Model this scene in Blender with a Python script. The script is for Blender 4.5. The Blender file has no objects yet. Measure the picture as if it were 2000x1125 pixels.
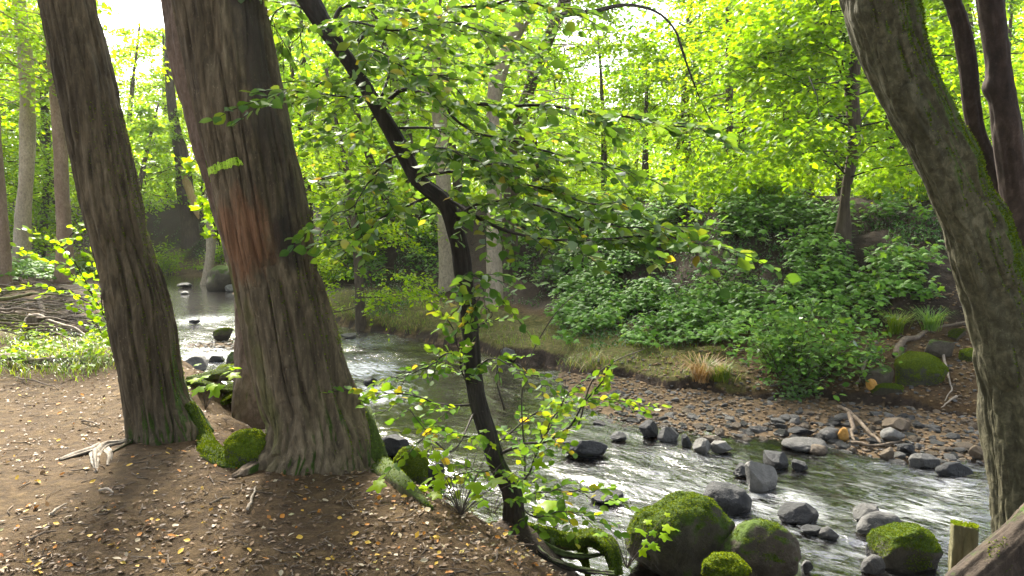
import bpy, bmesh, math, random
import numpy as np
from mathutils import Vector

# ------------------------------------------------------------------ camera, sky, sun, exposure
scene = bpy.context.scene
COL = scene.collection
F, CX, CY = 1450.0, 1000.0, 562.5          # focal length and centre in photo pixels (2000 wide)
EYE = np.array([0.0, 0.0, 2.4])
PITCH = math.radians(6.8)
cam_d = bpy.data.cameras.new("camera")
cam_d.sensor_width = 36.0
cam_d.lens = 36.0 * F / 2000.0
cam_d.clip_end = 2000.0
cam_d.clip_start = 0.05
cam = bpy.data.objects.new("camera", cam_d)
COL.objects.link(cam)
cam.location = EYE
cam.rotation_euler = (math.radians(90) - PITCH, 0, 0)
scene.camera = cam

SUN_EL, SUN_AZ = math.radians(44), math.radians(-24)      # azimuth from +Y, negative to the left
world = bpy.data.worlds.new("World")
scene.world = world
world.use_nodes = True
wn = world.node_tree
bg = wn.nodes["Background"]
sky = wn.nodes.new("ShaderNodeTexSky")
sky.sky_type = 'NISHITA'
sky.sun_disc = False
sky.sun_elevation = SUN_EL
sky.sun_rotation = SUN_AZ
sky.air_density = 1.0
sky.dust_density = 4.0
sky.ozone_density = 1.0
hs = wn.nodes.new("ShaderNodeHueSaturation")
hs.inputs["Saturation"].default_value = 0.45
wn.links.new(sky.outputs[0], hs.inputs["Color"])
wn.links.new(hs.outputs[0], bg.inputs["Color"])
bg.inputs["Strength"].default_value = 0.15
sun_d = bpy.data.lights.new("sun", 'SUN')
sun_d.energy = 5.0
sun_d.angle = math.radians(12)
sun_d.color = (1.0, 0.93, 0.8)
sun = bpy.data.objects.new("sun", sun_d)
COL.objects.link(sun)
sdir = Vector((math.sin(SUN_AZ) * math.cos(SUN_EL), math.cos(SUN_AZ) * math.cos(SUN_EL), math.sin(SUN_EL)))
sun.rotation_euler = sdir.to_track_quat('Z', 'Y').to_euler()
vs = scene.view_settings
scene.display_settings.display_device = 'sRGB'
vs.view_transform = 'Standard'
vs.look = 'None'
vs.exposure = 2.15
vs.gamma = 1.0
vs.use_curve_mapping = False
cy = scene.cycles
cy.use_denoising = True
cy.max_bounces = 8
cy.diffuse_bounces = 4
cy.glossy_bounces = 2
cy.transmission_bounces = 5
cy.transparent_max_bounces = 8
cy.caustics_reflective = False
cy.caustics_refractive = False
cy.sample_clamp_indirect = 6.0
cy.sample_clamp_direct = 20.0

# ------------------------------------------------------------------ numeric helpers
def rng_(seed):
    return np.random.default_rng(seed)

def _h(ix, iy, iz, s):
    n = (ix * 374761393 + iy * 668265263 + iz * 2147483647 + s * 1274126177) & 0xFFFFFFFF
    n = ((n ^ (n >> 13)) * 1274126177) & 0xFFFFFFFF
    n = ((n ^ (n >> 16)) * 2246822519) & 0xFFFFFFFF
    return ((n ^ (n >> 15)) & 0xFFFFFF) / float(0xFFFFFF) * 2 - 1

def noise(p, seed=0):
    p = np.asarray(p, float)
    i = np.floor(p).astype(np.int64)
    f = p - i
    f = f * f * f * (f * (f * 6 - 15) + 10)
    x, y, z = i[..., 0], i[..., 1], i[..., 2]
    u, v, w = f[..., 0], f[..., 1], f[..., 2]
    def c(a, b, d): return _h(x + a, y + b, z + d, seed)
    x00 = c(0,0,0) * (1-u) + c(1,0,0) * u
    x10 = c(0,1,0) * (1-u) + c(1,1,0) * u
    x01 = c(0,0,1) * (1-u) + c(1,0,1) * u
    x11 = c(0,1,1) * (1-u) + c(1,1,1) * u
    return (x00 * (1-v) + x10 * v) * (1-w) + (x01 * (1-v) + x11 * v) * w

def fbm(p, octv=4, seed=0, gain=0.5):
    p = np.asarray(p, float)
    a, s, t = 1.0, 0.0, 0.0
    for k in range(octv):
        s = s + a * noise(p * (2.03 ** k) + 17.3 * k, seed + k)
        t += a
        a *= gain
    return s / t

def sstep(x, a=0.0, b=1.0):
    t = np.clip((x - a) / (b - a), 0, 1)
    return t * t * (3 - 2 * t)

def unit(v):
    v = np.asarray(v, float)
    return v / np.maximum(np.linalg.norm(v, axis=-1, keepdims=True), 1e-9)

def ray(px, py):
    u, v = (px - CX) / F, (CY - py) / F
    c, s = math.cos(PITCH), math.sin(PITCH)
    return np.array([u, c + v * s, -s + v * c])

def at(px, py, d):
    """World point seen at photo pixel (px, py) at ground distance d in front of the camera."""
    r = ray(px, py)
    return EYE + r * (d / r[1])

def on_z(px, py, z):
    r = ray(px, py)
    return EYE + r * ((z - EYE[2]) / r[2])

def mpp(p):
    """metres per photo pixel at world point p"""
    c, s = math.cos(PITCH), math.sin(PITCH)
    return ((p[1]) * c - (p[2] - EYE[2]) * s) / F

# ------------------------------------------------------------------ mesh helpers
def make_mesh(name, V, faces, mat=None, smooth=True, uv=None, attrs=None):
    """faces: list of (M,k) int arrays"""
    me = bpy.data.meshes.new(name)
    V = np.asarray(V, np.float32)
    me.vertices.add(len(V))
    me.vertices.foreach_set("co", V.ravel())
    faces = [np.asarray(f, np.int32) for f in faces if len(f)]
    nl = sum(f.size for f in faces)
    npoly = sum(len(f) for f in faces)
    me.loops.add(nl)
    me.loops.foreach_set("vertex_index", np.concatenate([f.ravel() for f in faces]))
    me.polygons.add(npoly)
    tot = np.concatenate([np.full(len(f), f.shape[1], np.int32) for f in faces])
    me.polygons.foreach_set("loop_start", np.concatenate([[0], np.cumsum(tot)[:-1]]).astype(np.int32))
    me.polygons.foreach_set("loop_total", tot)
    me.polygons.foreach_set("use_smooth", np.full(npoly, smooth))
    if uv is not None:
        l = me.uv_layers.new(name="UVMap")
        li = np.concatenate([f.ravel() for f in faces])
        l.data.foreach_set("uv", np.asarray(uv, np.float32)[li].ravel())
    for k, a in (attrs or {}).items():
        at_ = me.attributes.new(k, 'FLOAT', 'POINT')
        at_.data.foreach_set("value", np.asarray(a, np.float32))
    me.update(calc_edges=True)
    if mat is not None:
        me.materials.append(mat)
    return me

def add(name, me, parent=None, loc=None, **props):
    o = bpy.data.objects.new(name, me)
    COL.objects.link(o)
    if loc is not None:
        o.location = loc
    if parent is not None:
        o.parent = parent
        if loc is None:                       # meshes are built in world space
            o.location = -np.array(parent.location)
    for k, v in props.items():
        o[k] = v
    return o

def thing(name, label, cat, loc=(0, 0, 0), group=None):
    o = bpy.data.objects.new(name, None)
    COL.objects.link(o)
    o.location = loc
    o.empty_display_size = 0.1
    o["label"] = label
    o["category"] = cat
    if group:
        o["group"] = group
    return o

class Geo:
    def __init__(s):
        s.V, s.F, s.n, s.UV = [], {}, 0, []
    def put(s, V, faces, uv=None):
        for f in faces:
            if len(f):
                f = np.asarray(f)
                s.F.setdefault(f.shape[1], []).append(f + s.n)
        s.V.append(V)
        s.UV.append(uv if uv is not None else np.zeros((len(V), 2)))
        s.n += len(V)
    def mesh(s, name, mat, smooth=True, uv=False):
        return make_mesh(name, np.concatenate(s.V), [np.concatenate(a) for a in s.F.values()], mat, smooth,
                         np.concatenate(s.UV) if uv else None)

def resample(P, n, smooth=True):
    """Catmull-Rom-like resampling of a control polyline (any columns)."""
    P = np.asarray(P, float)
    d = np.concatenate([[0], np.cumsum(np.linalg.norm(np.diff(P[:, :3], axis=0), axis=1))])
    t = np.linspace(0, d[-1], n)
    if len(P) < 3 or not smooth:
        return np.stack([np.interp(t, d, P[:, k]) for k in range(P.shape[1])], 1)
    m = np.gradient(P, d, axis=0)
    i = np.clip(np.searchsorted(d, t, side='right') - 1, 0, len(d) - 2)
    h = (d[i + 1] - d[i])[:, None]
    u = ((t - d[i])[:, None]) / h
    return ((2*u**3 - 3*u**2 + 1) * P[i] + (u**3 - 2*u**2 + u) * h * m[i] + (-2*u**3 + 3*u**2) * P[i+1] + (u**3 - u**2) * h * m[i+1])

def frames(P):
    T = unit(np.gradient(P, axis=0))
    X = np.zeros_like(T)
    ref = np.array([1.0, 0, 0]) if abs(T[0][0]) < 0.9 else np.array([0, 1.0, 0])
    x = unit(ref - T[0] * ref.dot(T[0]))
    for i in range(len(T)):
        x = unit(x - T[i] * x.dot(T[i]))
        X[i] = x
    return T, X, np.cross(T, X)

def tube(P, R, seg=8, cap=True, disp=None):
    """Round tube. disp(theta grid, length grid) -> radial offsets."""
    P = np.asarray(P, float)
    n = len(P)
    R = np.broadcast_to(np.asarray(R, float), (n,))
    T, X, Y = frames(P)
    th = np.arange(seg) * 2 * math.pi / seg
    s = np.concatenate([[0], np.cumsum(np.linalg.norm(np.diff(P, axis=0), axis=1))])
    rr = np.repeat(R[:, None], seg, 1)
    if disp is not None:
        rr = rr + disp(np.broadcast_to(th, (n, seg)), np.repeat(s[:, None], seg, 1), rr)
    V = P[:, None, :] + rr[..., None] * (np.cos(th)[None, :, None] * X[:, None] + np.sin(th)[None, :, None] * Y[:, None])
    V = V.reshape(-1, 3)
    i, j = np.meshgrid(np.arange(n - 1), np.arange(seg), indexing='ij')
    a = i * seg + j
    b = i * seg + (j + 1) % seg
    Q = np.stack([a, b, b + seg, a + seg], -1).reshape(-1, 4)
    uv = np.stack([np.broadcast_to(th / (2 * math.pi), (n, seg)), np.repeat(s[:, None], seg, 1)], -1).reshape(-1, 2)
    faces = [Q]
    if cap:
        V = np.concatenate([V, P[:1], P[-1:]])
        uv = np.concatenate([uv, [[0.5, 0]], [[0.5, s[-1]]]])
        k = np.arange(seg)
        faces.append(np.stack([np.full(seg, n * seg), (k + 1) % seg, k], 1))
        faces.append(np.stack([np.full(seg, n * seg + 1), (n - 1) * seg + k, (n - 1) * seg + (k + 1) % seg], 1))
    return V, faces, uv

# ------------------------------------------------------------------ leaf templates: x = side, y = along, z = up
def t_beech():
    st = [(0.22, 0.25), (0.5, 0.34), (0.78, 0.2)]
    V = [(0, 0, 0)]
    for y, w in st:
        V += [(-w, y, 0.07), (0, y + 0.02, 0), (w, y, 0.07)]
    V.append((0, 1.0, -0.06))
    tri = [(0, 2, 1), (0, 3, 2), (10, 7, 8), (10, 8, 9)]
    q = [(1, 2, 5, 4), (2, 3, 6, 5), (4, 5, 8, 7), (5, 6, 9, 8)]
    return np.array(V, float), [np.array(tri), np.array(q)]

def t_quad():
    return np.array([(0, 0, 0), (-0.3, 0.5, 0.07), (0, 1, -0.03), (0.3, 0.5, 0.07)], float), [np.array([(0, 2, 1), (0, 3, 2)])]

def t_round():
    a = np.linspace(-math.pi / 2, 1.5 * math.pi, 9)[:-1]
    V = [(0, 0.5, -0.03)] + [(0.42 * math.cos(t), 0.5 + 0.5 * math.sin(t), 0.04 * abs(math.cos(t))) for t in a]
    return np.array(V, float), [np.array([(0, i + 1, (i + 1) % 8 + 1) for i in range(8)])]

def t_maple():
    lobes = [(-150, 0.42), (-105, 0.34), (-72, 0.72), (-52, 0.42), (-26, 0.55), (0, 0.95), (26, 0.55), (52, 0.42), (72, 0.72), (105, 0.34), (150, 0.42)]
    lobes = [(-160, 0.32), (-128, 0.58), (-112, 0.52), (-97, 0.46), (-76, 0.80), (-66, 0.84), (-52, 0.66), (-36, 0.52), (-18, 0.76), (-9, 0.86), (0, 1.0), (9, 0.86), (18, 0.76), (36, 0.52), (52, 0.66), (66, 0.84), (76, 0.80), (97, 0.46), (112, 0.52), (128, 0.58), (160, 0.32)]
    V = [(0, 0.35, 0.03)] + [(r * math.sin(math.radians(a)), 0.35 + r * math.cos(math.radians(a)), -0.12 * r) for a, r in lobes] + [(0, 0.2, 0)]
    n = len(lobes) + 1
    V = np.array(V, float)
    return V * [0.62, 0.62, 1], [np.array([(0, (i + 1) % n + 1, i + 1) for i in range(n)])]

TEMPL = {'beech': t_beech(), 'quad': t_quad(), 'round': t_round(), 'maple': t_maple()}

def leaves(kind, pos, axis, nrm, size):
    """-> V, faces for leaves at pos pointing along axis with upper side nrm"""
    TV, TF = TEMPL[kind]
    pos = np.asarray(pos, float).reshape(-1, 3)
    N = len(pos)
    a = unit(axis).reshape(-1, 3)
    nrm = np.asarray(nrm, float).reshape(-1, 3)
    s = unit(np.cross(a, nrm))
    n = np.cross(s, a)
    sz = np.broadcast_to(np.asarray(size, float), (N,))[:, None, None]
    V = pos[:, None] + sz * (TV[None, :, 0:1] * s[:, None] + TV[None, :, 1:2] * a[:, None] + TV[None, :, 2:3] * n[:, None])
    off = (np.arange(N) * len(TV))[:, None, None]
    return V.reshape(-1, 3), [(f[None] + off).reshape(-1, f.shape[1]) for f in TF]

def fuzz(V, faces, n, size, seed, dirn=(0, 0, 1), thr=.3, wob=1.0, freq=5.0, keep=None):
    """tiny moss shoots standing on the faces whose normal leans towards dirn"""
    r = rng_(seed)
    tri = np.concatenate([f if f.shape[1] == 3 else np.concatenate([f[:, :3], f[:, [0, 2, 3]]]) for f in map(np.asarray, faces)])
    A, B, C_ = V[tri[:, 0]], V[tri[:, 1]], V[tri[:, 2]]
    nn = np.cross(B - A, C_ - A)
    ar = np.linalg.norm(nn, axis=1)
    k = r.choice(len(tri), n, p=ar / ar.sum())
    u, v = r.random((n, 1)), r.random((n, 1))
    m = (u + v) > 1
    u, v = np.where(m, 1 - u, u), np.where(m, 1 - v, v)
    p = A[k] + u * (B - A)[k] + v * (C_ - A)[k]
    nr = unit(nn[k])
    ok = nr @ unit(np.array(dirn, float)) + wob * fbm(p * freq + seed, 3, seed) > thr
    if keep is not None:
        ok &= keep(p)
    p, nr = p[ok], nr[ok]
    ax = nr + r.normal(size=p.shape) * .7
    return leaves('quad', p - nr * size * .2, ax, r.normal(size=p.shape) + nr * .3, size * (.5 + .9 * r.random(len(p))))

# ------------------------------------------------------------------ materials
def new_mat(name):
    m = bpy.data.materials.new(name)
    m.use_nodes = True
    nt = m.node_tree
    nt.nodes.clear()
    out = nt.nodes.new("ShaderNodeOutputMaterial")
    return m, nt, out

def N(nt, t, **kw):
    n = nt.nodes.new(t)
    for k, v in kw.items():
        if k in n.inputs.keys():
            n.inputs[k].default_value = v
        else:
            setattr(n, k, v)
    return n

def ramp(nt, src, stops, interp='LINEAR'):
    r = nt.nodes.new("ShaderNodeValToRGB")
    r.color_ramp.interpolation = interp
    e = r.color_ramp.elements
    while len(e) < len(stops):
        e.new(0.5)
    for el, (p, c) in zip(e, stops):
        el.position = p
        el.color = (c[0], c[1], c[2], 1) if hasattr(c, '__len__') else (c, c, c, 1)
    nt.links.new(src, r.inputs[0])
    return r.outputs[0]

def mixc(nt, fac, a, b, blend='MIX'):
    m = nt.nodes.new("ShaderNodeMix")
    m.data_type = 'RGBA'
    m.blend_type = blend
    for s, v in ((m.inputs[0], fac), (m.inputs[6], a), (m.inputs[7], b)):
        if isinstance(v, bpy.types.NodeSocket):
            nt.links.new(v, s)
        elif hasattr(v, '__len__'):
            s.default_value = (v[0], v[1], v[2], 1)
        else:
            s.default_value = v
    return m.outputs[2]

def math_(nt, op, a, b=None, clamp=False):
    m = nt.nodes.new("ShaderNodeMath")
    m.operation = op
    m.use_clamp = clamp
    for s, v in zip(m.inputs, (a, b)):
        if v is None:
            continue
        if isinstance(v, bpy.types.NodeSocket):
            nt.links.new(v, s)
        else:
            s.default_value = v
    return m.outputs[0]

def tex_noise(nt, scale, detail=4, rough=0.55, vec=None, stretch=None, dist=0.0):
    n = nt.nodes.new("ShaderNodeTexNoise")
    n.inputs["Scale"].default_value = scale
    n.inputs["Detail"].default_value = detail
    n.inputs["Roughness"].default_value = rough
    n.inputs["Distortion"].default_value = dist
    if vec is None:
        vec = nt.nodes.new("ShaderNodeTexCoord").outputs["Object"]
    if stretch is not None:
        mp = nt.nodes.new("ShaderNodeMapping")
        mp.inputs["Scale"].default_value = stretch
        nt.links.new(vec, mp.inputs[0])
        vec = mp.outputs[0]
    nt.links.new(vec, n.inputs["Vector"])
    return n.outputs[0]

def leaf_mat(name, stops, trans=0.5, tr_gain=(1.9, 1.55, 0.6), gloss=0.6, rough=0.38):
    m, nt, out = new_mat(name)
    L = nt.links.new
    geo = nt.nodes.new("ShaderNodeNewGeometry")
    col = ramp(nt, geo.outputs["Random Per Island"], stops)
    d = N(nt, "ShaderNodeBsdfDiffuse")
    L(col, d.inputs[0])
    t = N(nt, "ShaderNodeBsdfTranslucent")
    L(mixc(nt, 1.0, col, tr_gain, 'MULTIPLY'), t.inputs[0])
    mx = N(nt, "ShaderNodeMixShader")
    mx.inputs[0].default_value = trans
    L(d.outputs[0], mx.inputs[1]); L(t.outputs[0], mx.inputs[2])
    g = N(nt, "ShaderNodeBsdfGlossy")
    g.inputs["Roughness"].default_value = rough
    fr = N(nt, "ShaderNodeFresnel")
    fr.inputs[0].default_value = 1.45
    mx2 = N(nt, "ShaderNodeMixShader")
    L(math_(nt, 'MULTIPLY', fr.outputs[0], gloss), mx2.inputs[0])
    L(mx.outputs[0], mx2.inputs[1]); L(g.outputs[0], mx2.inputs[2])
    L(mx2.outputs[0], out.inputs[0])
    return m

def bark_mat(name, dark, mid, light, moss_dir=None, moss_amt=0.0, moss_low=None, scale=1.0, stretch=0.18, bump=0.6, stain_shade=None, rough=0.9, moss_col=(0.035, 0.06, 0.008)):
    m, nt, out = new_mat(name)
    L = nt.links.new
    tc = nt.nodes.new("ShaderNodeTexCoord").outputs["Object"]
    st = (1, 1, stretch)
    big = tex_noise(nt, 3.0 * scale, 4, 0.6, tc, (1, 1, 0.5))
    fine = tex_noise(nt, 26.0 * scale, 8, 0.68, tc, st, 0.4)
    col = ramp(nt, fine, [(0.28, dark), (0.5, mid), (0.72, light)])
    col = mixc(nt, math_(nt, 'MULTIPLY', ramp(nt, big, [(0.35, 0), (0.65, 1)]), 0.55), col, dark)
    speck = tex_noise(nt, 90.0 * scale, 3, 0.6, tc, (1, 1, 0.5))
    col = mixc(nt, ramp(nt, speck, [(0.62, 0), (0.72, 0.5)]), col, light)
    if stain_shade is not None:
        # weathered paint, algae and painted-in side shade in trunk UV space: (u, v, half-u, half-v, colour)
        uvn = nt.nodes.new("ShaderNodeUVMap").outputs[0]
        for (u, v, hu, hv, c, amt) in stain_shade:
            sep = nt.nodes.new("ShaderNodeSeparateXYZ"); L(uvn, sep.inputs[0])
            du = math_(nt, 'DIVIDE', math_(nt, 'SUBTRACT', sep.outputs[0], u), hu)
            dv = math_(nt, 'DIVIDE', math_(nt, 'SUBTRACT', sep.outputs[1], v), hv)
            r2 = math_(nt, 'ADD', math_(nt, 'MULTIPLY', du, du), math_(nt, 'MULTIPLY', dv, dv))
            wob = math_(nt, 'MULTIPLY', math_(nt, 'SUBTRACT', tex_noise(nt, 9, 5, 0.65, tc, (1, 1, 0.5)), 0.5), 2.6)
            f = ramp(nt, math_(nt, 'ADD', math_(nt, 'MULTIPLY', r2, 0.7), wob), [(0.25, 1), (0.85, 0)])
            f = math_(nt, 'MULTIPLY', f, math_(nt, 'MULTIPLY', ramp(nt, fine, [(0.3, 0.35), (0.6, 1)]), amt))
            col = mixc(nt, f, col, c)
    if moss_amt > 0:
        geo = nt.nodes.new("ShaderNodeNewGeometry")
        vt = nt.nodes.new("ShaderNodeVectorMath"); vt.operation = 'DOT_PRODUCT'
        L(geo.outputs["Normal"], vt.inputs[0])
        vt.inputs[1].default_value = moss_dir
        wob = math_(nt, 'MULTIPLY', math_(nt, 'SUBTRACT', tex_noise(nt, 5 * scale, 6, 0.65, tc, (1, 1, 0.35)), 0.5), 2.4)
        f = math_(nt, 'ADD', vt.outputs["Value"], wob)
        if moss_low is not None:
            sp = nt.nodes.new("ShaderNodeSeparateXYZ"); L(geo.outputs["Position"], sp.inputs[0])
            f = math_(nt, 'ADD', f, math_(nt, 'MULTIPLY', math_(nt, 'SUBTRACT', moss_low, sp.outputs[2]), 0.8))
        f = ramp(nt, f, [(1.0 - moss_amt, 0), (1.25 - moss_amt, 1)])
        mcol = ramp(nt, tex_noise(nt, 60, 4, 0.7, tc), [(0.3, tuple(c * 0.5 for c in moss_col)), (0.55, moss_col), (0.75, tuple(min(1, c * 2.0) for c in moss_col))])
        col = mixc(nt, f, col, mcol)
    p = N(nt, "ShaderNodeBsdfPrincipled")
    p.inputs["Roughness"].default_value = rough
    p.inputs["Specular IOR Level"].default_value = 0.25
    L(col, p.inputs["Base Color"])
    b = N(nt, "ShaderNodeBump")
    b.inputs["Strength"].default_value = bump
    b.inputs["Distance"].default_value = 0.012
    L(fine, b.inputs["Height"])
    b2 = N(nt, "ShaderNodeBump")
    b2.inputs["Strength"].default_value = bump * 0.6
    b2.inputs["Distance"].default_value = 0.004
    L(speck, b2.inputs["Height"]); L(b.outputs[0], b2.inputs["Normal"])
    L(b2.outputs[0], p.inputs["Normal"])
    L(p.outputs[0], out.inputs[0])
    return m

def rock_mat(name, dark, light, moss=0.0, wet=0.0, moss_col=(0.045, 0.075, 0.008), rough=0.75):
    m, nt, out = new_mat(name)
    L = nt.links.new
    tc = nt.nodes.new("ShaderNodeTexCoord").outputs["Object"]
    oi = nt.nodes.new("ShaderNodeObjectInfo")
    n1 = tex_noise(nt, 7, 9, 0.72, tc, None, .6)
    n2 = tex_noise(nt, 55, 5, 0.75, tc)
    col = ramp(nt, n1, [(0.3, dark), (0.7, light)])
    col = mixc(nt, math_(nt, 'MULTIPLY', ramp(nt, n2, [(0.4, 0), (0.7, 1)]), 0.5), col, dark)
    p = N(nt, "ShaderNodeBsdfPrincipled")
    geo = nt.nodes.new("ShaderNodeNewGeometry")
    sp = nt.nodes.new("ShaderNodeSeparateXYZ"); L(geo.outputs["Position"], sp.inputs[0])
    wetf = ramp(nt, math_(nt, 'ADD', sp.outputs[2], math_(nt, 'MULTIPLY', n1, 0.1)), [(0.06, 1), (0.17, 0)])
    col = mixc(nt, math_(nt, 'MULTIPLY', wetf, 0.6), col, tuple(c * 0.35 for c in dark))
    if moss > 0:
        sn = nt.nodes.new("ShaderNodeSeparateXYZ"); L(geo.outputs["Normal"], sn.inputs[0])
        wob = math_(nt, 'MULTIPLY', math_(nt, 'SUBTRACT', tex_noise(nt, 7, 6, 0.65, tc), 0.5), 2.2)
        f = ramp(nt, math_(nt, 'ADD', sn.outputs[2], wob), [(0.75 - moss, 0), (1.0 - moss, 1)])
        mc = ramp(nt, tex_noise(nt, 50, 5, 0.7, tc), [(0.3, tuple(c * 0.45 for c in moss_col)), (0.55, moss_col), (0.78, tuple(c * 1.9 for c in moss_col))])
        col = mixc(nt, f, col, mc)
        r = mixc(nt, f, (rough,) * 3, (1, 1, 1))
        L(r, p.inputs["Roughness"])
    else:
        L(mixc(nt, wetf, (rough,) * 3, (0.25,) * 3), p.inputs["Roughness"])
    L(col, p.inputs["Base Color"])
    p.inputs["Specular IOR Level"].default_value = 0.3
    b = N(nt, "ShaderNodeBump")
    b.inputs["Strength"].default_value = 1.0
    b.inputs["Distance"].default_value = 0.03
    L(math_(nt, 'ADD', n1, math_(nt, 'MULTIPLY', n2, 0.5)), b.inputs["Height"])
    L(b.outputs[0], p.inputs["Normal"])
    L(p.outputs[0], out.inputs[0])
    return m

# leaf palettes (albedo)
G = lambda r, g, b: (r, g, b)
M_SAP = leaf_mat("sapling_leaf", [(0, G(.035, .085, .018)), (.45, G(.06, .14, .02)), (.85, G(.10, .19, .022)), (.97, G(.14, .20, .02)), (1, G(.28, .19, .03))], .44, gloss=0.16, rough=0.6)
M_SHOOT = leaf_mat("shoot_leaf", [(0, G(.05, .12, .015)), (.5, G(.09, .185, .016)), (.93, G(.15, .23, .018)), (1, G(.36, .26, .03))], .5, gloss=0.08, rough=.6)
M_BRIGHT = leaf_mat("bright_leaf", [(0, G(.115, .23, .008)), (.6, G(.175, .30, .008)), (1, G(.24, .34, .010))], .65, tr_gain=(2.0, 1.8, .35), gloss=0.12)
M_WOOD = leaf_mat("wood_leaf", [(0, G(.075, .165, .008)), (.5, G(.125, .24, .010)), (1, G(.19, .30, .012))], .62, tr_gain=(2.0, 1.8, .35), gloss=0.15)
M_LAYER = leaf_mat("layered_leaf", [(0, G(.10, .21, .010)), (.5, G(.15, .28, .012)), (1, G(.21, .33, .014))], .65, tr_gain=(2.0, 1.75, .45), gloss=0.15, rough=.5)
M_WOODC = leaf_mat("wood_leaf_cool", [(0, G(.045, .13, .012)), (.5, G(.08, .20, .014)), (1, G(.13, .26, .016))], .6, tr_gain=(1.9, 1.7, .4), gloss=0.2)
M_HERB = leaf_mat("herb_leaf", [(0, G(.05, .13, .012)), (.5, G(.085, .205, .018)), (1, G(.135, .29, .03))], .45, gloss=0.3, rough=0.55)
M_IVY = leaf_mat("ivy_leaf", [(0, G(.02, .07, .014)), (.6, G(.04, .115, .022)), (1, G(.08, .18, .035))], .3, gloss=0.4, rough=0.6)
M_GRASS = leaf_mat("grass_blade", [(0, G(.08, .15, .015)), (.6, G(.12, .21, .02)), (1, G(.2, .24, .05))], .45, gloss=0.08)
M_STRAW = leaf_mat("straw_blade", [(0, G(.2, .12, .05)), (1, G(.38, .26, .12))], .2, gloss=0.1)
M_CANOPY = leaf_mat("canopy_leaf", [(0, G(.04, .09, .015)), (1, G(.09, .16, .02))], .4, gloss=0.3)

M_FUZZ = leaf_mat("moss_shoot", [(0, G(.035, .065, .006)), (.6, G(.07, .115, .008)), (1, G(.13, .18, .012))], .3, gloss=0.0)
M_FUZZB = leaf_mat("moss_shoot_bright", [(0, G(.06, .10, .006)), (.6, G(.10, .15, .010)), (1, G(.17, .22, .015))], .35, gloss=0.0)

def simple_mat(name, col, rough=0.8, var=0.3, scale=20):
    m, nt, out = new_mat(name)
    p = N(nt, "ShaderNodeBsdfPrincipled")
    n = tex_noise(nt, scale, 5, 0.6)
    c = ramp(nt, n, [(0.3, tuple(x * (1 - var) for x in col)), (0.7, tuple(min(1, x * (1 + var)) for x in col))])
    nt.links.new(c, p.inputs["Base Color"])
    p.inputs["Roughness"].default_value = rough
    nt.links.new(p.outputs[0], out.inputs[0])
    return m

# ------------------------------------------------------------------ terrain
LB = [(60, -12), (9, 1.2), (4.6, 2.3), (3.0, 2.55), (2.0, 2.75), (1.25, 3.05), (.8, 3.6), (.45, 4.3), (-.15, 4.8), (-1.0, 5.25), (-1.65, 6.35), (-2.3, 7.5), (-3.4, 8.9), (-5.0, 9.9), (-6.6, 11.6), (-8.3, 14.0), (-9.6, 17.5), (-11.4, 21.5), (-14.5, 23.6), (-60, 27)]
RB = [(60, 3), (9, 6.6), (5.6, 7.5)] + [tuple(on_z(x, y, 0.0)[:2]) for x, y in ((1930, 832), (1780, 815), (1640, 800), (1520, 790), (1400, 777), (1290, 768), (1150, 742), (1000, 702), (830, 664), (680, 640), (560, 603), (470, 565), (425, 540), (380, 531))] + [(-14.5, 27.2), (-60, 31)]
LB, RB = np.array(LB, float), np.array(RB, float)

def pl_dist(x, y, P):
    best = np.full(x.shape, 1e9)
    for (ax, ay), (bx, by) in zip(P[:-1], P[1:]):
        dx, dy = bx - ax, by - ay
        t = np.clip(((x - ax) * dx + (y - ay) * dy) / (dx * dx + dy * dy), 0, 1)
        best = np.minimum(best, np.hypot(x - ax - t * dx, y - ay - t * dy))
    return best

def inside(x, y, P):
    c = np.zeros(x.shape, bool)
    n = len(P)
    for i in range(n):
        ax, ay = P[i]; bx, by = P[(i + 1) % n]
        k = (ay > y) != (by > y)
        with np.errstate(divide='ignore', invalid='ignore'):
            xi = (bx - ax) * (y - ay) / (by - ay if by != ay else 1e-9) + ax
        c ^= k & (x < xi)
    return c
STREAM = np.concatenate([LB, RB[::-1]])

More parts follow.
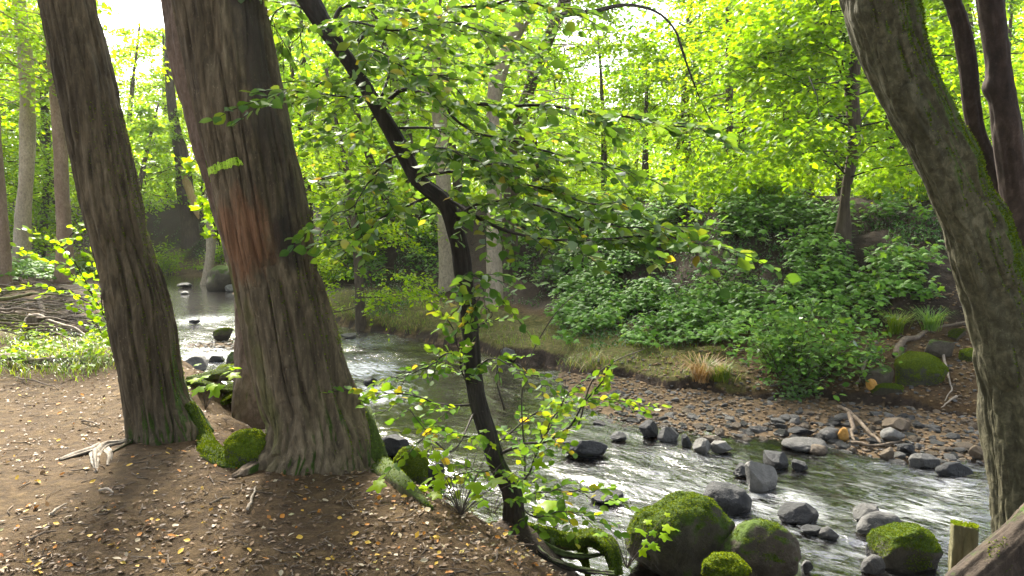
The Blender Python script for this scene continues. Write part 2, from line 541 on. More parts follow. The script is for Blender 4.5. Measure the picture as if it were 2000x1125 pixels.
def terrain(x, y, detail=True):
    """-> z, sl (distance inland on the near bank), sr (inland on the far bank), stream mask"""
    x = np.asarray(x, float); y = np.asarray(y, float)
    q = np.stack([x, y, 0 * x], -1)
    wx = x + 0.16 * noise(q * 1.4, 5) + 0.08 * noise(q * 4, 6) + 0.035 * noise(q * 11, 9)
    wy = y + 0.16 * noise(q * 1.4, 7) + 0.08 * noise(q * 4, 8) + 0.035 * noise(q * 11, 10)
    dl, dr = pl_dist(wx, wy, LB), pl_dist(wx, wy, RB)
    ins = inside(wx, wy, STREAM)
    left = ~ins & (dl < dr)
    right = ~ins & ~left
    far = sstep(y, 7.0, 11.0)
    # near bank: short steep drop to the water, level path behind it
    wl = 1.25 + 1.6 * far
    wl = wl - 0.45 * np.exp(-(((x + .7) / .9) ** 2 + ((y - 5.0) / .9) ** 2))
    zl = (0.9 - 0.12 * far) * sstep(dl / wl, -0.12, 1.0) + 0.012 * np.clip(dl - 8, 0, 60) + 0.06 * fbm(q * 0.6, 3, 11) * sstep(dl, 0.5, 3)
    # far bank: cut edge, mossy terrace, steep slope, level ground above
    pool = sstep(y, 16, 20)
    w = (1.5 + 0.4 * noise(q * 0.35, 21)) * (1 - pool) + 0.25
    w = w * (1 - 0.35 * sstep(x, 2.5, 4.0))
    cut = (0.20 + 0.06 * noise(q * 2.2, 15)) * sstep(dr, -0.02, 0.13 + 0.1 * sstep(noise(q * 1.3, 16), 0, .5))
    terr = 0.22 * sstep(dr / w, 0.0, 1.0)
    run = 4.0 - 1.2 * pool
    slope = 0.07 * noise(q * 2.5, 17) * sstep(dr, w, w + .6) + 1.95 * sstep((dr - w) / run, -0.12, 1.0)
    zr = cut + terr + slope + 0.10 * fbm(q * 0.8, 3, 13) * sstep(dr, 0.3, 2) + 0.004 * np.clip(dr - 6, 0, 80)
    # stream bed with the gravel bar under the far bank and a riffle upstream
    bar = sstep(x, -0.2, 1.2) * (1 - sstep(x, 5.2, 7.0))
    barw = 1.55 + 0.25 * noise(q * 0.9, 31)
    bed = -0.16 + 0.05 * fbm(q * 1.5, 3, 33)
    zbar = 0.09 - 0.11 * (dr / barw) ** 1.5
    bed = np.where(zbar * bar + bed * (1 - bar) > bed, zbar * bar + bed * (1 - bar), bed)
    rif = np.exp(-(((x + 4.9) / 1.3) ** 2 + ((y - 12.3) / 1.3) ** 2))
    bed = bed + rif * 0.18
    bed = np.maximum(bed, np.where(dl < 0.3, -0.16 + 0.14 * (1 - dl / 0.3), -1))
    z = np.where(left, zl, np.where(right, zr, bed))
    z = z + 0.02 * np.exp(-(((x + 1.12) / .5) ** 2 + ((y - 4.2) / .45) ** 2)) - 0.03 * np.exp(-(((x + 2.25) / .45) ** 2 + ((y - 4.75) / .45) ** 2))
    z = np.maximum(z, 0.60 * np.exp(-(((x + .02) / .42) ** 2 + ((y - 4.1) / .35) ** 2)) - .04)
    z = np.maximum(z, 0.95 * np.exp(-(((x - 2.5) / 0.42) ** 2 + ((y - 3.4) / 0.42) ** 2)) - 0.1)
    if detail:
        z = z + 0.016 * fbm(q * 4.5, 4, 41) + 0.006 * fbm(q * 22, 3, 43)
    sl = np.where(left, dl, -1.0)
    sr = np.where(right, dr, -1.0)
    return z, sl, sr, ins

def gz(x, y):
    return float(terrain(np.array([x]), np.array([y]))[0][0])

def hit(px, py, dmin=2.0, dmax=40.0):
    """First terrain point along the photo ray"""
    r = ray(px, py)
    t = np.concatenate([np.arange(dmin, 14, 0.02), np.arange(14, dmax, 0.08)]) / r[1]
    P = EYE[None] + r[None] * t[:, None]
    z = terrain(P[:, 0], P[:, 1])[0]
    k = np.nonzero(P[:, 2] < z)[0]
    i = k[0] if len(k) else len(t) - 1
    p = P[i].copy(); p[2] = z[i]
    return p

def axis_pts(lo, hi, f0, f1, fine, grow=1.13):
    m = np.arange(f0, f1 + 1e-6, fine)
    a, s, v = [], fine, f1
    while v < hi:
        s *= grow; v += s; a.append(v)
    b, s, v = [], fine, f0
    while v > lo:
        s *= grow; v -= s; b.append(v)
    return np.concatenate([b[::-1], m, a])

def ground_mat():
    m, nt, out = new_mat("ground")
    L = nt.links.new
    tc = nt.nodes.new("ShaderNodeTexCoord").outputs["Object"]
    def A(n):
        a = nt.nodes.new("ShaderNodeAttribute"); a.attribute_name = n
        return a.outputs["Fac"]
    n1 = tex_noise(nt, 1.6, 6, 0.6, tc)
    n2 = tex_noise(nt, 14, 8, 0.7, tc)
    n3 = tex_noise(nt, 70, 5, 0.75, tc)
    earth = ramp(nt, n2, [(0.3, (.027, .017, .008)), (0.5, (.078, .049, .020)), (0.72, (.155, .102, .045))])
    earth = mixc(nt, math_(nt, 'MULTIPLY', ramp(nt, n1, [(0.4, 0), (0.62, 1)]), 0.6), earth, (.058, .034, .015))
    earth = mixc(nt, ramp(nt, n3, [(0.6, 0), (0.75, 0.6)]), earth, (.25, .155, .07))
    earth = mixc(nt, ramp(nt, n3, [(0.25, 0.7), (0.4, 0)]), earth, (.03, .02, .013))
    moss = ramp(nt, n2, [(0.3, (.03, .032, .008)), (0.5, (.085, .082, .02)), (0.7, (.17, .13, .055))])
    dark = ramp(nt, n2, [(0.3, (.012, .009, .006)), (0.6, (.04, .027, .018)), (0.8, (.09, .06, .04))])
    bed = ramp(nt, n2, [(0.3, (.03, .021, .012)), (0.5, (.10, .068, .036)), (0.75, (.21, .145, .08))])
    def wob(a): return math_(nt, 'ADD', a, math_(nt, 'MULTIPLY', math_(nt, 'SUBTRACT', n2, 0.5), 0.9))
    def band(a): return ramp(nt, wob(a), [(0.35, 0), (0.65, 1)])
    col = mixc(nt, band(A("moss")), earth, moss)
    col = mixc(nt, band(A("humus")), col, dark)
    col = mixc(nt, band(A("bed")), col, bed)
    p = N(nt, "ShaderNodeBsdfPrincipled")
    p.inputs["Roughness"].default_value = 0.92
    p.inputs["Specular IOR Level"].default_value = 0.2
    L(col, p.inputs["Base Color"])
    b = N(nt, "ShaderNodeBump")
    b.inputs["Strength"].default_value = 1.0
    b.inputs["Distance"].default_value = 0.045
    L(math_(nt, 'ADD', n2, math_(nt, 'MULTIPLY', n3, 0.35)), b.inputs["Height"])
    L(b.outputs[0], p.inputs["Normal"])
    L(p.outputs[0], out.inputs[0])
    return m

gx = axis_pts(-260, 260, -4.5, 6.5, 0.045)
gy = axis_pts(-40, 300, 2.4, 11.5, 0.045, 1.09)
XX, YY = np.meshgrid(gx, gy, indexing='xy')
Zg, SL, SR, INS = terrain(XX.ravel(), YY.ravel())
nx, ny = len(gx), len(gy)
i, j = np.meshgrid(np.arange(ny - 1), np.arange(nx - 1), indexing='ij')
a = (i * nx + j)
Q = np.stack([a, a + 1, a + nx + 1, a + nx], -1).reshape(-1, 4)
qq = np.stack([XX.ravel(), YY.ravel(), 0 * Zg], -1)
moss_w = np.where(SR >= 0, sstep(SR, 0.04, 0.16) * (1 - sstep(SR, 1.0, 1.9)) * (1 - sstep(XX.ravel(), 2.2, 3.6)), 0)
moss_w = np.maximum(moss_w, np.where(SL >= 0, 0.8 * sstep(YY.ravel(), 7.8, 9.0) * (1 - sstep(YY.ravel(), 12, 15)), 0))
hum_w = np.where(SR >= 0, np.maximum(1 - sstep(SR, 0.06, 0.16), 0.85 * sstep(SR, 1.3, 2.2)), 0)
hum_w = np.maximum(hum_w, np.where(SR >= 0, sstep(SR, .1, .5) * sstep(YY.ravel(), 15, 18), 0))
hum_w = np.maximum(hum_w, np.where(SL >= 0, (1 - sstep(SL, 0.2, 0.9)) + 0.6 * sstep(YY.ravel(), 14, 18), 0))
g_me = make_mesh("ground", np.stack([XX.ravel(), YY.ravel(), Zg], -1), [Q], ground_mat(), True,
                 attrs={"moss": np.clip(moss_w, 0, 1), "humus": np.clip(hum_w, 0, 1), "bed": INS.astype(float)})
add("ground", g_me, kind="structure", label="brown earth path, stream bed and wooded banks")

# ------------------------------------------------------------------ water
def water_mat():
    m, nt, out = new_mat("water")
    L = nt.links.new
    tc = nt.nodes.new("ShaderNodeTexCoord").outputs["Object"]
    mp = nt.nodes.new("ShaderNodeMapping")
    mp.inputs["Rotation"].default_value = (0, 0, math.radians(40))
    L(tc, mp.inputs[0])
    v = mp.outputs[0]
    n1 = tex_noise(nt, 5, 4, 0.6, v, (0.6, 1.2, 1), 0.6)
    n2 = tex_noise(nt, 16, 4, 0.6, v, (0.6, 1.3, 1), 0.8)
    fl = nt.nodes.new("ShaderNodeAttribute"); fl.attribute_name = "rapid"
    h = math_(nt, 'ADD', n1, math_(nt, 'MULTIPLY', n2, 0.22))
    b = N(nt, "ShaderNodeBump")
    b.inputs["Distance"].default_value = 0.12
    L(math_(nt, 'ADD', math_(nt, 'MULTIPLY', fl.outputs["Fac"], 0.38), 0.07), b.inputs["Strength"])
    L(h, b.inputs["Height"])
    tr = N(nt, "ShaderNodeBsdfTransparent")
    tr.inputs[0].default_value = (.55, .47, .37, 1)
    gl = N(nt, "ShaderNodeBsdfGlossy")
    gl.inputs["Roughness"].default_value = 0.11
    gl.inputs[0].default_value = (1, 1, 1, 1)
    L(b.outputs[0], gl.inputs["Normal"])
    fr = N(nt, "ShaderNodeFresnel"); fr.inputs[0].default_value = 2.1
    L(b.outputs[0], fr.inputs["Normal"])
    mx = N(nt, "ShaderNodeMixShader")
    L(fr.outputs[0], mx.inputs[0])
    L(tr.outputs[0], mx.inputs[1]); L(gl.outputs[0], mx.inputs[2])
    # aerated white water, plus pale sky reflection painted in diffuse white
    fo = nt.nodes.new("ShaderNodeAttribute"); fo.attribute_name = "foam_sheen"
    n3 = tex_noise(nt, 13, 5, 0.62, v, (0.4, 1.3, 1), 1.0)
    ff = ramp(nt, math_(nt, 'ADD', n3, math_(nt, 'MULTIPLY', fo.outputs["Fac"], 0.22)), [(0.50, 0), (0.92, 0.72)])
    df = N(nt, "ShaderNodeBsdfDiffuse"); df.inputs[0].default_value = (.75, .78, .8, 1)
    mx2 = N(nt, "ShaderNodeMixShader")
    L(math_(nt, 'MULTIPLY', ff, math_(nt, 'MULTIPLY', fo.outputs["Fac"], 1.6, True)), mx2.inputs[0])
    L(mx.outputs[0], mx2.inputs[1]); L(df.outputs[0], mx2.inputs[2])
    L(mx2.outputs[0], out.inputs[0])
    return m

def blob(x, y, pts):
    w = np.zeros_like(x)
    for px, py, r in pts:
        c = on_z(px, py, 0)
        w = np.maximum(w, np.exp(-((x - c[0]) ** 2 + (y - c[1]) ** 2) / r ** 2))
    return w
wx_ = axis_pts(-60, 60, -4.5, 6.5, 0.04, 1.12)
wy_ = axis_pts(-8, 34, 4.0, 11.5, 0.04, 1.08)
XW, YW = [v.ravel() for v in np.meshgrid(wx_, wy_, indexing='xy')]
pool = sstep(YW, 14.0, 15.5) 
rapid = np.clip((1 - pool) * (0.55 + 0.5 * fbm(np.stack([XW, YW, 0 * XW], -1) * 0.8, 2, 51)), 0.05, 1)
calm = blob(XW, YW, [(880, 800, 0.7), (1000, 830, 0.7), (960, 870, 0.6), (1040, 800, .5)])
rapid = rapid * (1 - 0.75 * calm)
foam_sheen = blob(XW, YW, [(1480, 985, .28), (1540, 975, .25), (1560, 1000, .3), (1450, 1040, .3), (1350, 960, .35), (700, 720, .6), (730, 770, .45), (420, 690, .7), (400, 625, .6), (1700, 1000, .25), (1860, 960, .3), (1800, 1000, .4)]) * (.45 + .55 * (XW < -1))
foam_sheen = np.maximum(foam_sheen, .42 * blob(XW, YW, [(690, 670, .9), (740, 740, .6), (720, 700, .6)]))  # pale patches paint reflected sky onto the middle reach
foam_sheen = np.maximum(foam_sheen, .2 * blob(XW, YW, [(690, 670, .9), (740, 750, .7), (300, 640, .8), (1300, 930, .6), (1750, 970, .8), (1500, 1010, .7), (1250, 1000, .5), (1650, 1060, .6), (1400, 900, .5), (380, 660, 1.0)]))  # wider faint patches: streaky foam and painted sky sheen together
ca, sa = math.cos(math.radians(-40)), math.sin(math.radians(-40))
FU, FV = XW * ca + YW * sa, -XW * sa + YW * ca
pw = np.stack([FU * 1.6, FV * 3.2, 0 * FU], -1)
ZW = rapid * (0.046 * fbm(pw, 3, 61) + 0.012 * (1 - 2 * np.abs(fbm(pw * 2.7 + 3, 2, 63))))
nx, ny = len(wx_), len(wy_)
i, j = np.meshgrid(np.arange(ny - 1), np.arange(nx - 1), indexing='ij')
a = (i * nx + j)
Q = np.stack([a, a + 1, a + nx + 1, a + nx], -1).reshape(-1, 4)
keep = (pl_dist(XW, YW, np.concatenate([LB])) < 4.5) | (pl_dist(XW, YW, RB) < 4.5)
keep = keep[Q].all(1)
used = np.unique(Q[keep])
remap = np.zeros(len(XW), int); remap[used] = np.arange(len(used))
add("water", make_mesh("water", np.stack([XW, YW, ZW], -1)[used], [remap[Q[keep]]], water_mat(), True, attrs={"rapid": rapid[used], "foam_sheen": foam_sheen[used]}),
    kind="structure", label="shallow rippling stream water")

# ------------------------------------------------------------------ trunks
def px_path(rows, d, z_base=None, sink=0.15, up=0.0, step=0.01):
    """rows from base to top: (py, xl, xr[, d]) -> centre points and radii, base first"""
    P = []
    for r in rows:
        py, xl, xr = r[:3]
        dd = r[3] if len(r) > 3 else d
        c = at((xl + xr) / 2, py, dd)
        P.append((*c, (xr - xl) / 2 * mpp(c)))
    P = np.array(P)
    T = unit(np.gradient(P[:, :3], axis=0))
    P[:, 3] *= np.sqrt(1 - T[:, 0] ** 2) * 0.97
    b = P[0].copy()
    dirn = (P[0] - P[1]) / np.linalg.norm((P[0] - P[1])[:3])
    P = np.concatenate([[b + dirn * sink], P])
    if up > 0:
        dirn = (P[-1] - P[-3]) / np.linalg.norm((P[-1] - P[-3])[:3])
        e1, e2 = P[-1] + dirn * up * 0.5, P[-1] + dirn * up
        e1[3], e2[3] = P[-1][3] * 0.9, P[-1][3] * 0.72
        P = np.concatenate([P, [e1, e2]])
    L = np.linalg.norm(np.diff(P[:, :3], axis=0), axis=1).sum()
    return resample(P, max(6, int(L / step)))

def bark_disp(depth, fu=22.0, fv=3.2, seed=1, flares=(), lump=0.03, twist=0.0, knots=()):
    def f(th, s, rr):
        t2 = th + twist * s
        q = np.stack([np.cos(t2) * rr * fu, np.sin(t2) * rr * fu, s * fv], -1)
        warp = 0.55 * noise(q * np.array([0.5, 0.5, 1.0]), seed + 9)
        q2 = q + warp[..., None] * np.array([1.0, 1.0, 0.3])
        n1 = np.abs(noise(q2, seed))
        n2 = np.abs(noise(q2 * np.array([2.1, 2.1, 2.4]) + 7, seed + 1))
        furrow = np.clip(1 - n1 / 0.28, 0, 1) ** 1.3
        fine = np.clip(1 - n2 / 0.25, 0, 1)
        crack = np.clip(1 - np.abs(noise(np.stack([np.cos(t2) * rr * 9, np.sin(t2) * rr * 9, s * 11], -1), seed + 5)) / 0.06, 0, 1)
        d = -depth * furrow - depth * 0.35 * fine * (1 - furrow) - depth * 0.22 * crack
        d += depth * 0.5 * noise(q * 3.1, seed + 3)
        d += lump * fbm(np.stack([np.cos(th) * 1.4, np.sin(th) * 1.4, s * 1.3], -1), 3, seed + 20)
        for (a, wdt, amp, hh) in flares:
            da = (th - math.radians(a) + math.pi) % (2 * math.pi) - math.pi
            d += amp * np.exp(-(da / math.radians(wdt)) ** 2) * np.exp(-np.maximum(s - 0.12, 0) / hh)
        for (a, sk, r, amp) in knots:
            da = ((th - math.radians(a) + math.pi) % (2 * math.pi) - math.pi) * rr
            d += amp * np.exp(-(da * da + (s - sk) ** 2) / r ** 2)
        return d
    return f

def trunk(name, parent, PR, seg, mat, disp, part="trunk", moss=None):
    V, Fc, uv = tube(PR[:, :3], PR[:, 3], seg, True, disp)
    o = add(part, make_mesh(name, V, Fc, mat, True, uv), parent)
    if moss:
        subpart(o, "moss", fuzz(V, Fc, *moss), M_FUZZ)
    return V, Fc, uv

def root_mesh(parent, pts, mat, name="root", seg=14, fu=30, depth=0.006, seed=3):
    PR = resample(np.array(pts, float), 60)
    V, Fc, uv = tube(PR[:, :3], PR[:, 3], 22, True, bark_disp(depth * 1.6, fu, 6, seed, lump=0.035))
    o = add(name, make_mesh(name, V, Fc, mat, True), parent)
    if mat is MOSSROOT:
        subpart(o, "moss", fuzz(V, Fc, 14000, .010, seed, (.2, -.2, .9), -.25, .8, 7.0), M_FUZZ)
    return o

def subpart(o, name, VF, mat):
    """sub-part in the same space as its part"""
    if len(VF[0]) < 400:
        return None
    c = bpy.data.objects.new(name, make_mesh(name, VF[0], VF[1], mat, True))
    COL.objects.link(c); c.parent = o
    return c

def ground_pts(pix, r, lift=0.0):
    """points lying on the terrain under photo pixels, with radii"""
    out = []
    for (px, py), rr in zip(pix, r):
        p = hit(px, py)
        out.append((p[0], p[1], p[2] + lift * rr, rr))
    return out

def ball_leaves(seed, c, rad, n, size, kind='quad', clump=1.6, thr=-0.05, flat=0.45):
    r = rng_(seed)
    p = r.normal(size=(n * 3, 3)); p = unit(p) * (r.random((n * 3, 1)) ** 0.4)
    p = p * rad + c
    k = noise(p * clump, seed) > thr
    p = p[k][:n]
    a = r.normal(size=p.shape); a[:, 2] = a[:, 2] * 0.4 - 0.2
    nn = r.normal(size=p.shape) * flat; nn[:, 2] += 1
    return leaves(kind, p, a, nn, size * (0.7 + 0.6 * r.random(len(p))))

BARK_MAIN = bark_mat("bark_furrowed", (.045, .033, .022), (.125, .092, .062), (.24, .19, .135), (0.93, 0.1, 0.15), 0.16, 1.25, bump=0.8)
BARK_LEFT = bark_mat("bark_left", (.020, .015, .009), (.078, .060, .034), (.175, .137, .083), (0.95, -0.1, 0.1), 0.32, 1.0, bump=0.8)

# --- main tree -----------------------------------------------------
D1 = 4.25
rows = [(925, 484, 752), (895, 492, 742), (850, 514, 724), (801, 513, 705), (754, 500, 688), (640, 474, 660), (545, 455, 631), (455, 436, 610), (360, 416, 592), (262, 393, 568), (131, 366, 540), (0, 344, 516)]
PR = px_path(rows, D1, up=4.0, step=0.0085)
s_cum = np.concatenate([[0], np.cumsum(np.linalg.norm(np.diff(PR[:, :3], axis=0), axis=1))])
def s_of_py(PR, s_cum, py):
    rel = PR[:, :3] - EYE
    c, s = math.cos(PITCH), math.sin(PITCH)
    vv = CY - F * (rel[:, 1] * s + rel[:, 2] * c) / (rel[:, 1] * c - rel[:, 2] * s)
    return float(np.interp(-py, -vv, s_cum))
so, sy = s_of_py(PR, s_cum, 450), s_of_py(PR, s_cum, 319)
BARK_1 = bark_mat("bark_painted", (.026, .019, .012), (.108, .083, .048), (.235, .185, .113), (0.95, -0.1, 0.0), 0.28, 1.0, bump=1.0,
                  stain_shade=[(0.685, so, 0.15, 0.26, (.19, .075, .032), 0.6), (0.87, so - 0.05, 0.06, 0.2, (.012, .011, .010), 0.85), (0.90, so + 1.0, 0.07, 1.0, (.03, .026, .022), 0.8), (0.55, so - .6, 0.055, 0.9, (.10, .115, .018), 0.7), (0.66, so - .9, 0.03, 0.5, (.09, .10, .02), 0.5)])  # tall dark right-hand band is trunk-side shade painted into the bark
base = np.array([PR[3][0], PR[3][1], gz(PR[3][0], PR[3][1])])
t1 = thing("tree", "thick leaning tree with orange patch and yellow-green paint stroke on furrowed bark", "tree", base)
disp1 = bark_disp(0.027, 13, 1.0, 101, flares=[(-8, 20, .10, .30), (-150, 24, .06, .22), (-85, 30, .03, .2), (170, 25, .05, .25), (60, 30, .08, .3)], lump=0.016, twist=-0.25)
V, Fc, uv = trunk("tree_trunk", t1, PR, 440, BARK_1, disp1, moss=(90000, .011, 61, (1, .1, -.15), .95, .45, 2.2, lambda p: p[:, 2] < 3.0))
# sprayed mark: the bark quads inside the stroke, lifted 3 mm
Qd = Fc[0]
cu = uv[Qd[:, 0]]
th = (cu[:, 0] * 360 + 180) % 360 - 180
sv = cu[:, 1]
reg = (th > -172) & (th < -70) & (np.abs(sv - sy) < .14)
QR = Qd[reg]
sgn = np.where(uv[:, 0] > .5, uv[:, 0] - 1, uv[:, 0]) * 360
K_ = 5
PV, PF, pn = [], [], 0
cenV = np.repeat(PR[:, :3], 440, 0)
ga = np.linspace(0, 1, K_ + 1)
U_, W_ = [v.ravel() for v in np.meshgrid(ga, ga, indexing='xy')]
bw = np.stack([(1 - U_) * (1 - W_), U_ * (1 - W_), U_ * W_, (1 - U_) * W_], 1)          # corner weights a,b,c,d
gV = np.einsum('kc,qcx->qkx', bw, (V + 0.004 * unit(V - np.concatenate([cenV, V[-2:]])))[QR])
gT = np.einsum('kc,qc->qk', bw, sgn[QR]); gS = np.einsum('kc,qc->qk', bw, uv[:, 1][QR])
ii = np.array([[r_ * (K_ + 1) + c_, r_ * (K_ + 1) + c_ + 1, (r_ + 1) * (K_ + 1) + c_ + 1, (r_ + 1) * (K_ + 1) + c_] for r_ in range(K_) for c_ in range(K_)])
cT, cS = gT[:, ii].mean(2), gS[:, ii].mean(2)
z0 = 0 * cT
edge = fbm(np.stack([cT * .22, cS * 40, z0], -1), 4, 5)
mid_s = sy - .006 + (cT + 122) * .0002
mk = (cT > -160 + 5 * edge) & (cT < -88 + 9 * edge) & (np.abs(cS - mid_s) < .019 + .016 * edge)
mk |= (np.abs(cT + 160) < 4.5 + 4 * edge) & (np.abs(cS - sy) < .055 + .05 * edge)
mk &= fbm(np.stack([cT * 1.3, cS * 160, z0], -1), 3, 6) > -.38
base_i = (np.arange(len(QR)) * len(U_))[:, None, None]
PQ = (ii[None] + base_i)[mk]
ids = np.unique(PQ); rm = np.zeros(gV.shape[0] * gV.shape[1], int); rm[ids] = np.arange(len(ids))
add("paint_mark", make_mesh("paint_mark", gV.reshape(-1, 3)[ids], [rm[PQ]], simple_mat("sprayed_paint", (.30, .48, .02), 0.7, 0.3, 60), True), t1,
    label="yellow-green sprayed paint stroke")
MOSSROOT = bark_mat("mossy_root", (.03, .028, .012), (.07, .062, .025), (.13, .11, .06), (0.25, -0.2, 0.85), 0.75, 1.2, bump=0.9, moss_col=(.04, .062, .007))
root_mesh(t1, [(*at(705, 800, D1 + .05), .05), (*at(722, 870, D1 - .02), .07), (*hit(752, 925), .07), (*hit(790, 958), .05), (*hit(826, 985), .03), (*hit(845, 1000), .012)], MOSSROOT, seed=14)
root_mesh(t1, [(*at(540, 850, D1 - .1), .05), (*hit(512, 905), .06), (*hit(482, 925), .04), (*hit(455, 935), .012)], BARK_MAIN, seed=12)
C = Geo(); top = PR[-1][:3]
C.put(*ball_leaves(1, top + np.array([-.5, -2.5, 1.8]), np.array([5.0, 4.4, 1.9]), 9000, .16))  # out-of-view crown, enlarged and shifted towards the camera to shade the path
add("crown", C.mesh("shade_crown", M_CANOPY, False), t1)

# --- left tree ------------------------------------------------------
D2 = 4.75
rows = [(885, 236, 425), (850, 250, 402), (801, 247, 374), (754, 241, 357), (640, 216, 340), (570, 204, 321), (500, 187, 300), (394, 160, 273), (262, 134, 243), (131, 106, 215), (0, 76, 180)]
PR = px_path(rows, D2, up=4.0, step=0.009)
base = np.array([PR[3][0], PR[3][1], gz(PR[3][0], PR[3][1])])
t2 = thing("tree", "dark leaning tree with a bare pale root at its foot, beside the painted tree", "tree", base)
trunk("tree_trunk", t2, PR, 340, BARK_LEFT, bark_disp(0.027, 14, 1.0, 201, flares=[(-15, 25, .08, .25), (-160, 20, .03, .15), (70, 40, .05, .25)], lump=0.016, twist=-0.2, knots=[(-120, 1.25, .05, .02)]), moss=(80000, .011, 62, (1, .05, -.1), .9, .45, 2.2, lambda p: p[:, 2] < 3.0))
root_mesh(t2, [(*at(365, 790, D2), .04), (*at(392, 850, D2 - .05), .06), (*hit(425, 895), .06), (*hit(455, 910), .04), (*hit(482, 916), .015)], MOSSROOT, seed=21)
PALEROOT = bark_mat("pale_root", (.09, .075, .055), (.22, .19, .15), (.42, .38, .32), bump=0.5)
root_mesh(t2, ground_pts([(268, 850), (235, 866), (205, 874), (190, 886), (186, 905), (188, 925)], [.02, .022, .025, .028, .022, .006], .3), PALEROOT, seed=22, depth=.003)
root_mesh(t2, ground_pts([(200, 874), (180, 884), (150, 893), (118, 900)], [.022, .018, .014, .004], .3), PALEROOT, seed=23, depth=.003)
root_mesh(t2, ground_pts([(204, 876), (214, 890), (212, 912)], [.012, .01, .003], .3), PALEROOT, seed=24, depth=.002)
root_mesh(t2, ground_pts([(258, 852), (248, 868), (226, 880), (216, 886)], [.02, .016, .012, .004], .3), BARK_LEFT, seed=25, depth=.003)
C = Geo(); C.put(*ball_leaves(2, PR[-1][:3] + np.array([-1.5, -2.5, 2.0]), np.array([5.0, 4.4, 1.9]), 9000, .16))  # unseen crown, widened backwards to cut overhead sky light
add("crown", C.mesh("shade_crown", M_CANOPY, False), t2)

# --- tree behind the main one -----------------------------------------
D3 = 6.4
rows = [(790, 462, 566), (740, 460, 550), (640, 459, 545), (560, 458, 540), (394, 412, 495), (300, 386, 470), (200, 357, 440), (131, 338, 425), (0, 316, 400)]
PR = px_path(rows, D3, up=4.0, step=0.014)
base = np.array([PR[3][0], PR[3][1], gz(PR[3][0], PR[3][1])])
t3 = thing("tree", "smoother brown tree half hidden behind the painted tree, mossy roots at the water", "tree", base)
BARK_3 = bark_mat("bark_smooth_brown", (.06, .042, .03), (.13, .095, .07), (.2, .155, .12), (0.6, -0.5, 0.1), 0.0, stretch=0.5, bump=0.35)
BARK_3M = bark_mat("bark_smooth_mossfoot", (.05, .036, .026), (.13, .09, .065), (.2, .15, .115), (-0.3, -0.3, 0.2), 0.12, 1.0, stretch=0.5, bump=0.35)
trunk("tree_trunk", t3, PR, 120, BARK_3M, bark_disp(0.008, 14, 3, 301, flares=[(180, 25, .10, .25), (-120, 25, .08, .2), (-60, 25, .06, .2)], lump=0.05))
for k, (pp, rr) in enumerate([([(470, 770), (448, 768), (420, 765), (380, 755), (355, 750)], [.06, .055, .045, .04, .02]), ([(465, 760), (440, 748), (410, 742), (368, 745)], [.05, .045, .04, .02]), ([(470, 785), (452, 785), (432, 790)], [.06, .05, .015])]):
    root_mesh(t3, ground_pts(pp, rr, .5), MOSSROOT, seed=31 + k)
C = Geo(); C.put(*ball_leaves(3, PR[-1][:3] + np.array([-1, -.5, 2.2]), np.array([3.6, 3.0, 1.8]), 3600, .15))  # unseen crown, extra overhead cover to dim the bank
add("crown", C.mesh("shade_crown", M_CANOPY, False), t3)

# ------------------------------------------------------------------ boughs with leaves (near trees, traced in depth)
def twigs_on(P, seed, gap=0.085, tl=(0.2, 0.46), leaf=0.064, lgap=0.027, t0=0.1, droop=0.25, up=(0, 0, 1), wide=1.0, tilt=0.4):
    """P: (n,3) branch points. -> twig tubes, leaf arrays (pos, axis, normal, size)"""
    r = rng_(seed)
    L = np.concatenate([[0], np.cumsum(np.linalg.norm(np.diff(P, axis=0), axis=1))])
    n = max(2, int(L[-1] * (1 - t0) / gap))
    tubes, lp, la, ln, lz = [], [], [], [], []
    up = unit(np.array(up, float))
    for k in range(n + 1):
        s = L[-1] * (t0 + (1 - t0) * min(1, (k + r.random() * 0.6) / n))
        p = np.array([np.interp(s, L, P[:, c]) for c in range(3)])
        q = np.array([np.interp(min(s + 0.04, L[-1]), L, P[:, c]) for c in range(3)])
        q0 = np.array([np.interp(max(s - 0.04, 0), L, P[:, c]) for c in range(3)])
        T = unit(q - q0)
        side = unit(np.cross(T, up)) * (1 if k % 2 else -1)
        if k == n:
            dr = T
        else:
            dr = unit(T * (0.75 + 0.4 * r.random()) + side * wide * (0.6 + 0.6 * r.random()) + r.normal(size=3) * 0.22)
        ln_t = r.uniform(*tl) * (1.15 - 0.5 * s / L[-1])
        u = np.linspace(0, 1, 5)[:, None]
        tp = p + dr * ln_t * u - np.array([0, 0, 1.0]) * droop * ln_t * u ** 2
        tubes.append((tp, np.linspace(0.0028, 0.0012, 5)))
        m = max(3, int(ln_t / lgap))
        uu = (np.arange(m) + 0.6) / m
        lpos = p + dr * ln_t * uu[:, None] - np.array([0, 0, 1.0]) * droop * ln_t * uu[:, None] ** 2
        sd = unit(np.cross(dr, up))
        sg = np.where(np.arange(m) % 2, 1, -1)[:, None]
        ax = dr * 0.7 + sd * sg * 0.75 + r.normal(size=(m, 3)) * 0.25 + np.array([0, 0, -0.25])
        ax[-1] = dr
        lp.append(lpos); la.append(ax)
        ln.append(up + r.normal(size=(m, 3)) * tilt)
        lz.append(leaf * (0.65 + 0.6 * r.random(m)))
    return tubes, np.concatenate(lp), np.concatenate(la), np.concatenate(ln), np.concatenate(lz)

BARK_DARK = bark_mat("bark_dark", (.010, .008, .006), (.026, .021, .016), (.06, .05, .038), (0.7, 0.1, 0.3), 0.05, 1.3, bump=0.6, moss_col=(.03, .045, .008))
TWIG = simple_mat("twig_bark", (.035, .024, .016), 0.8)

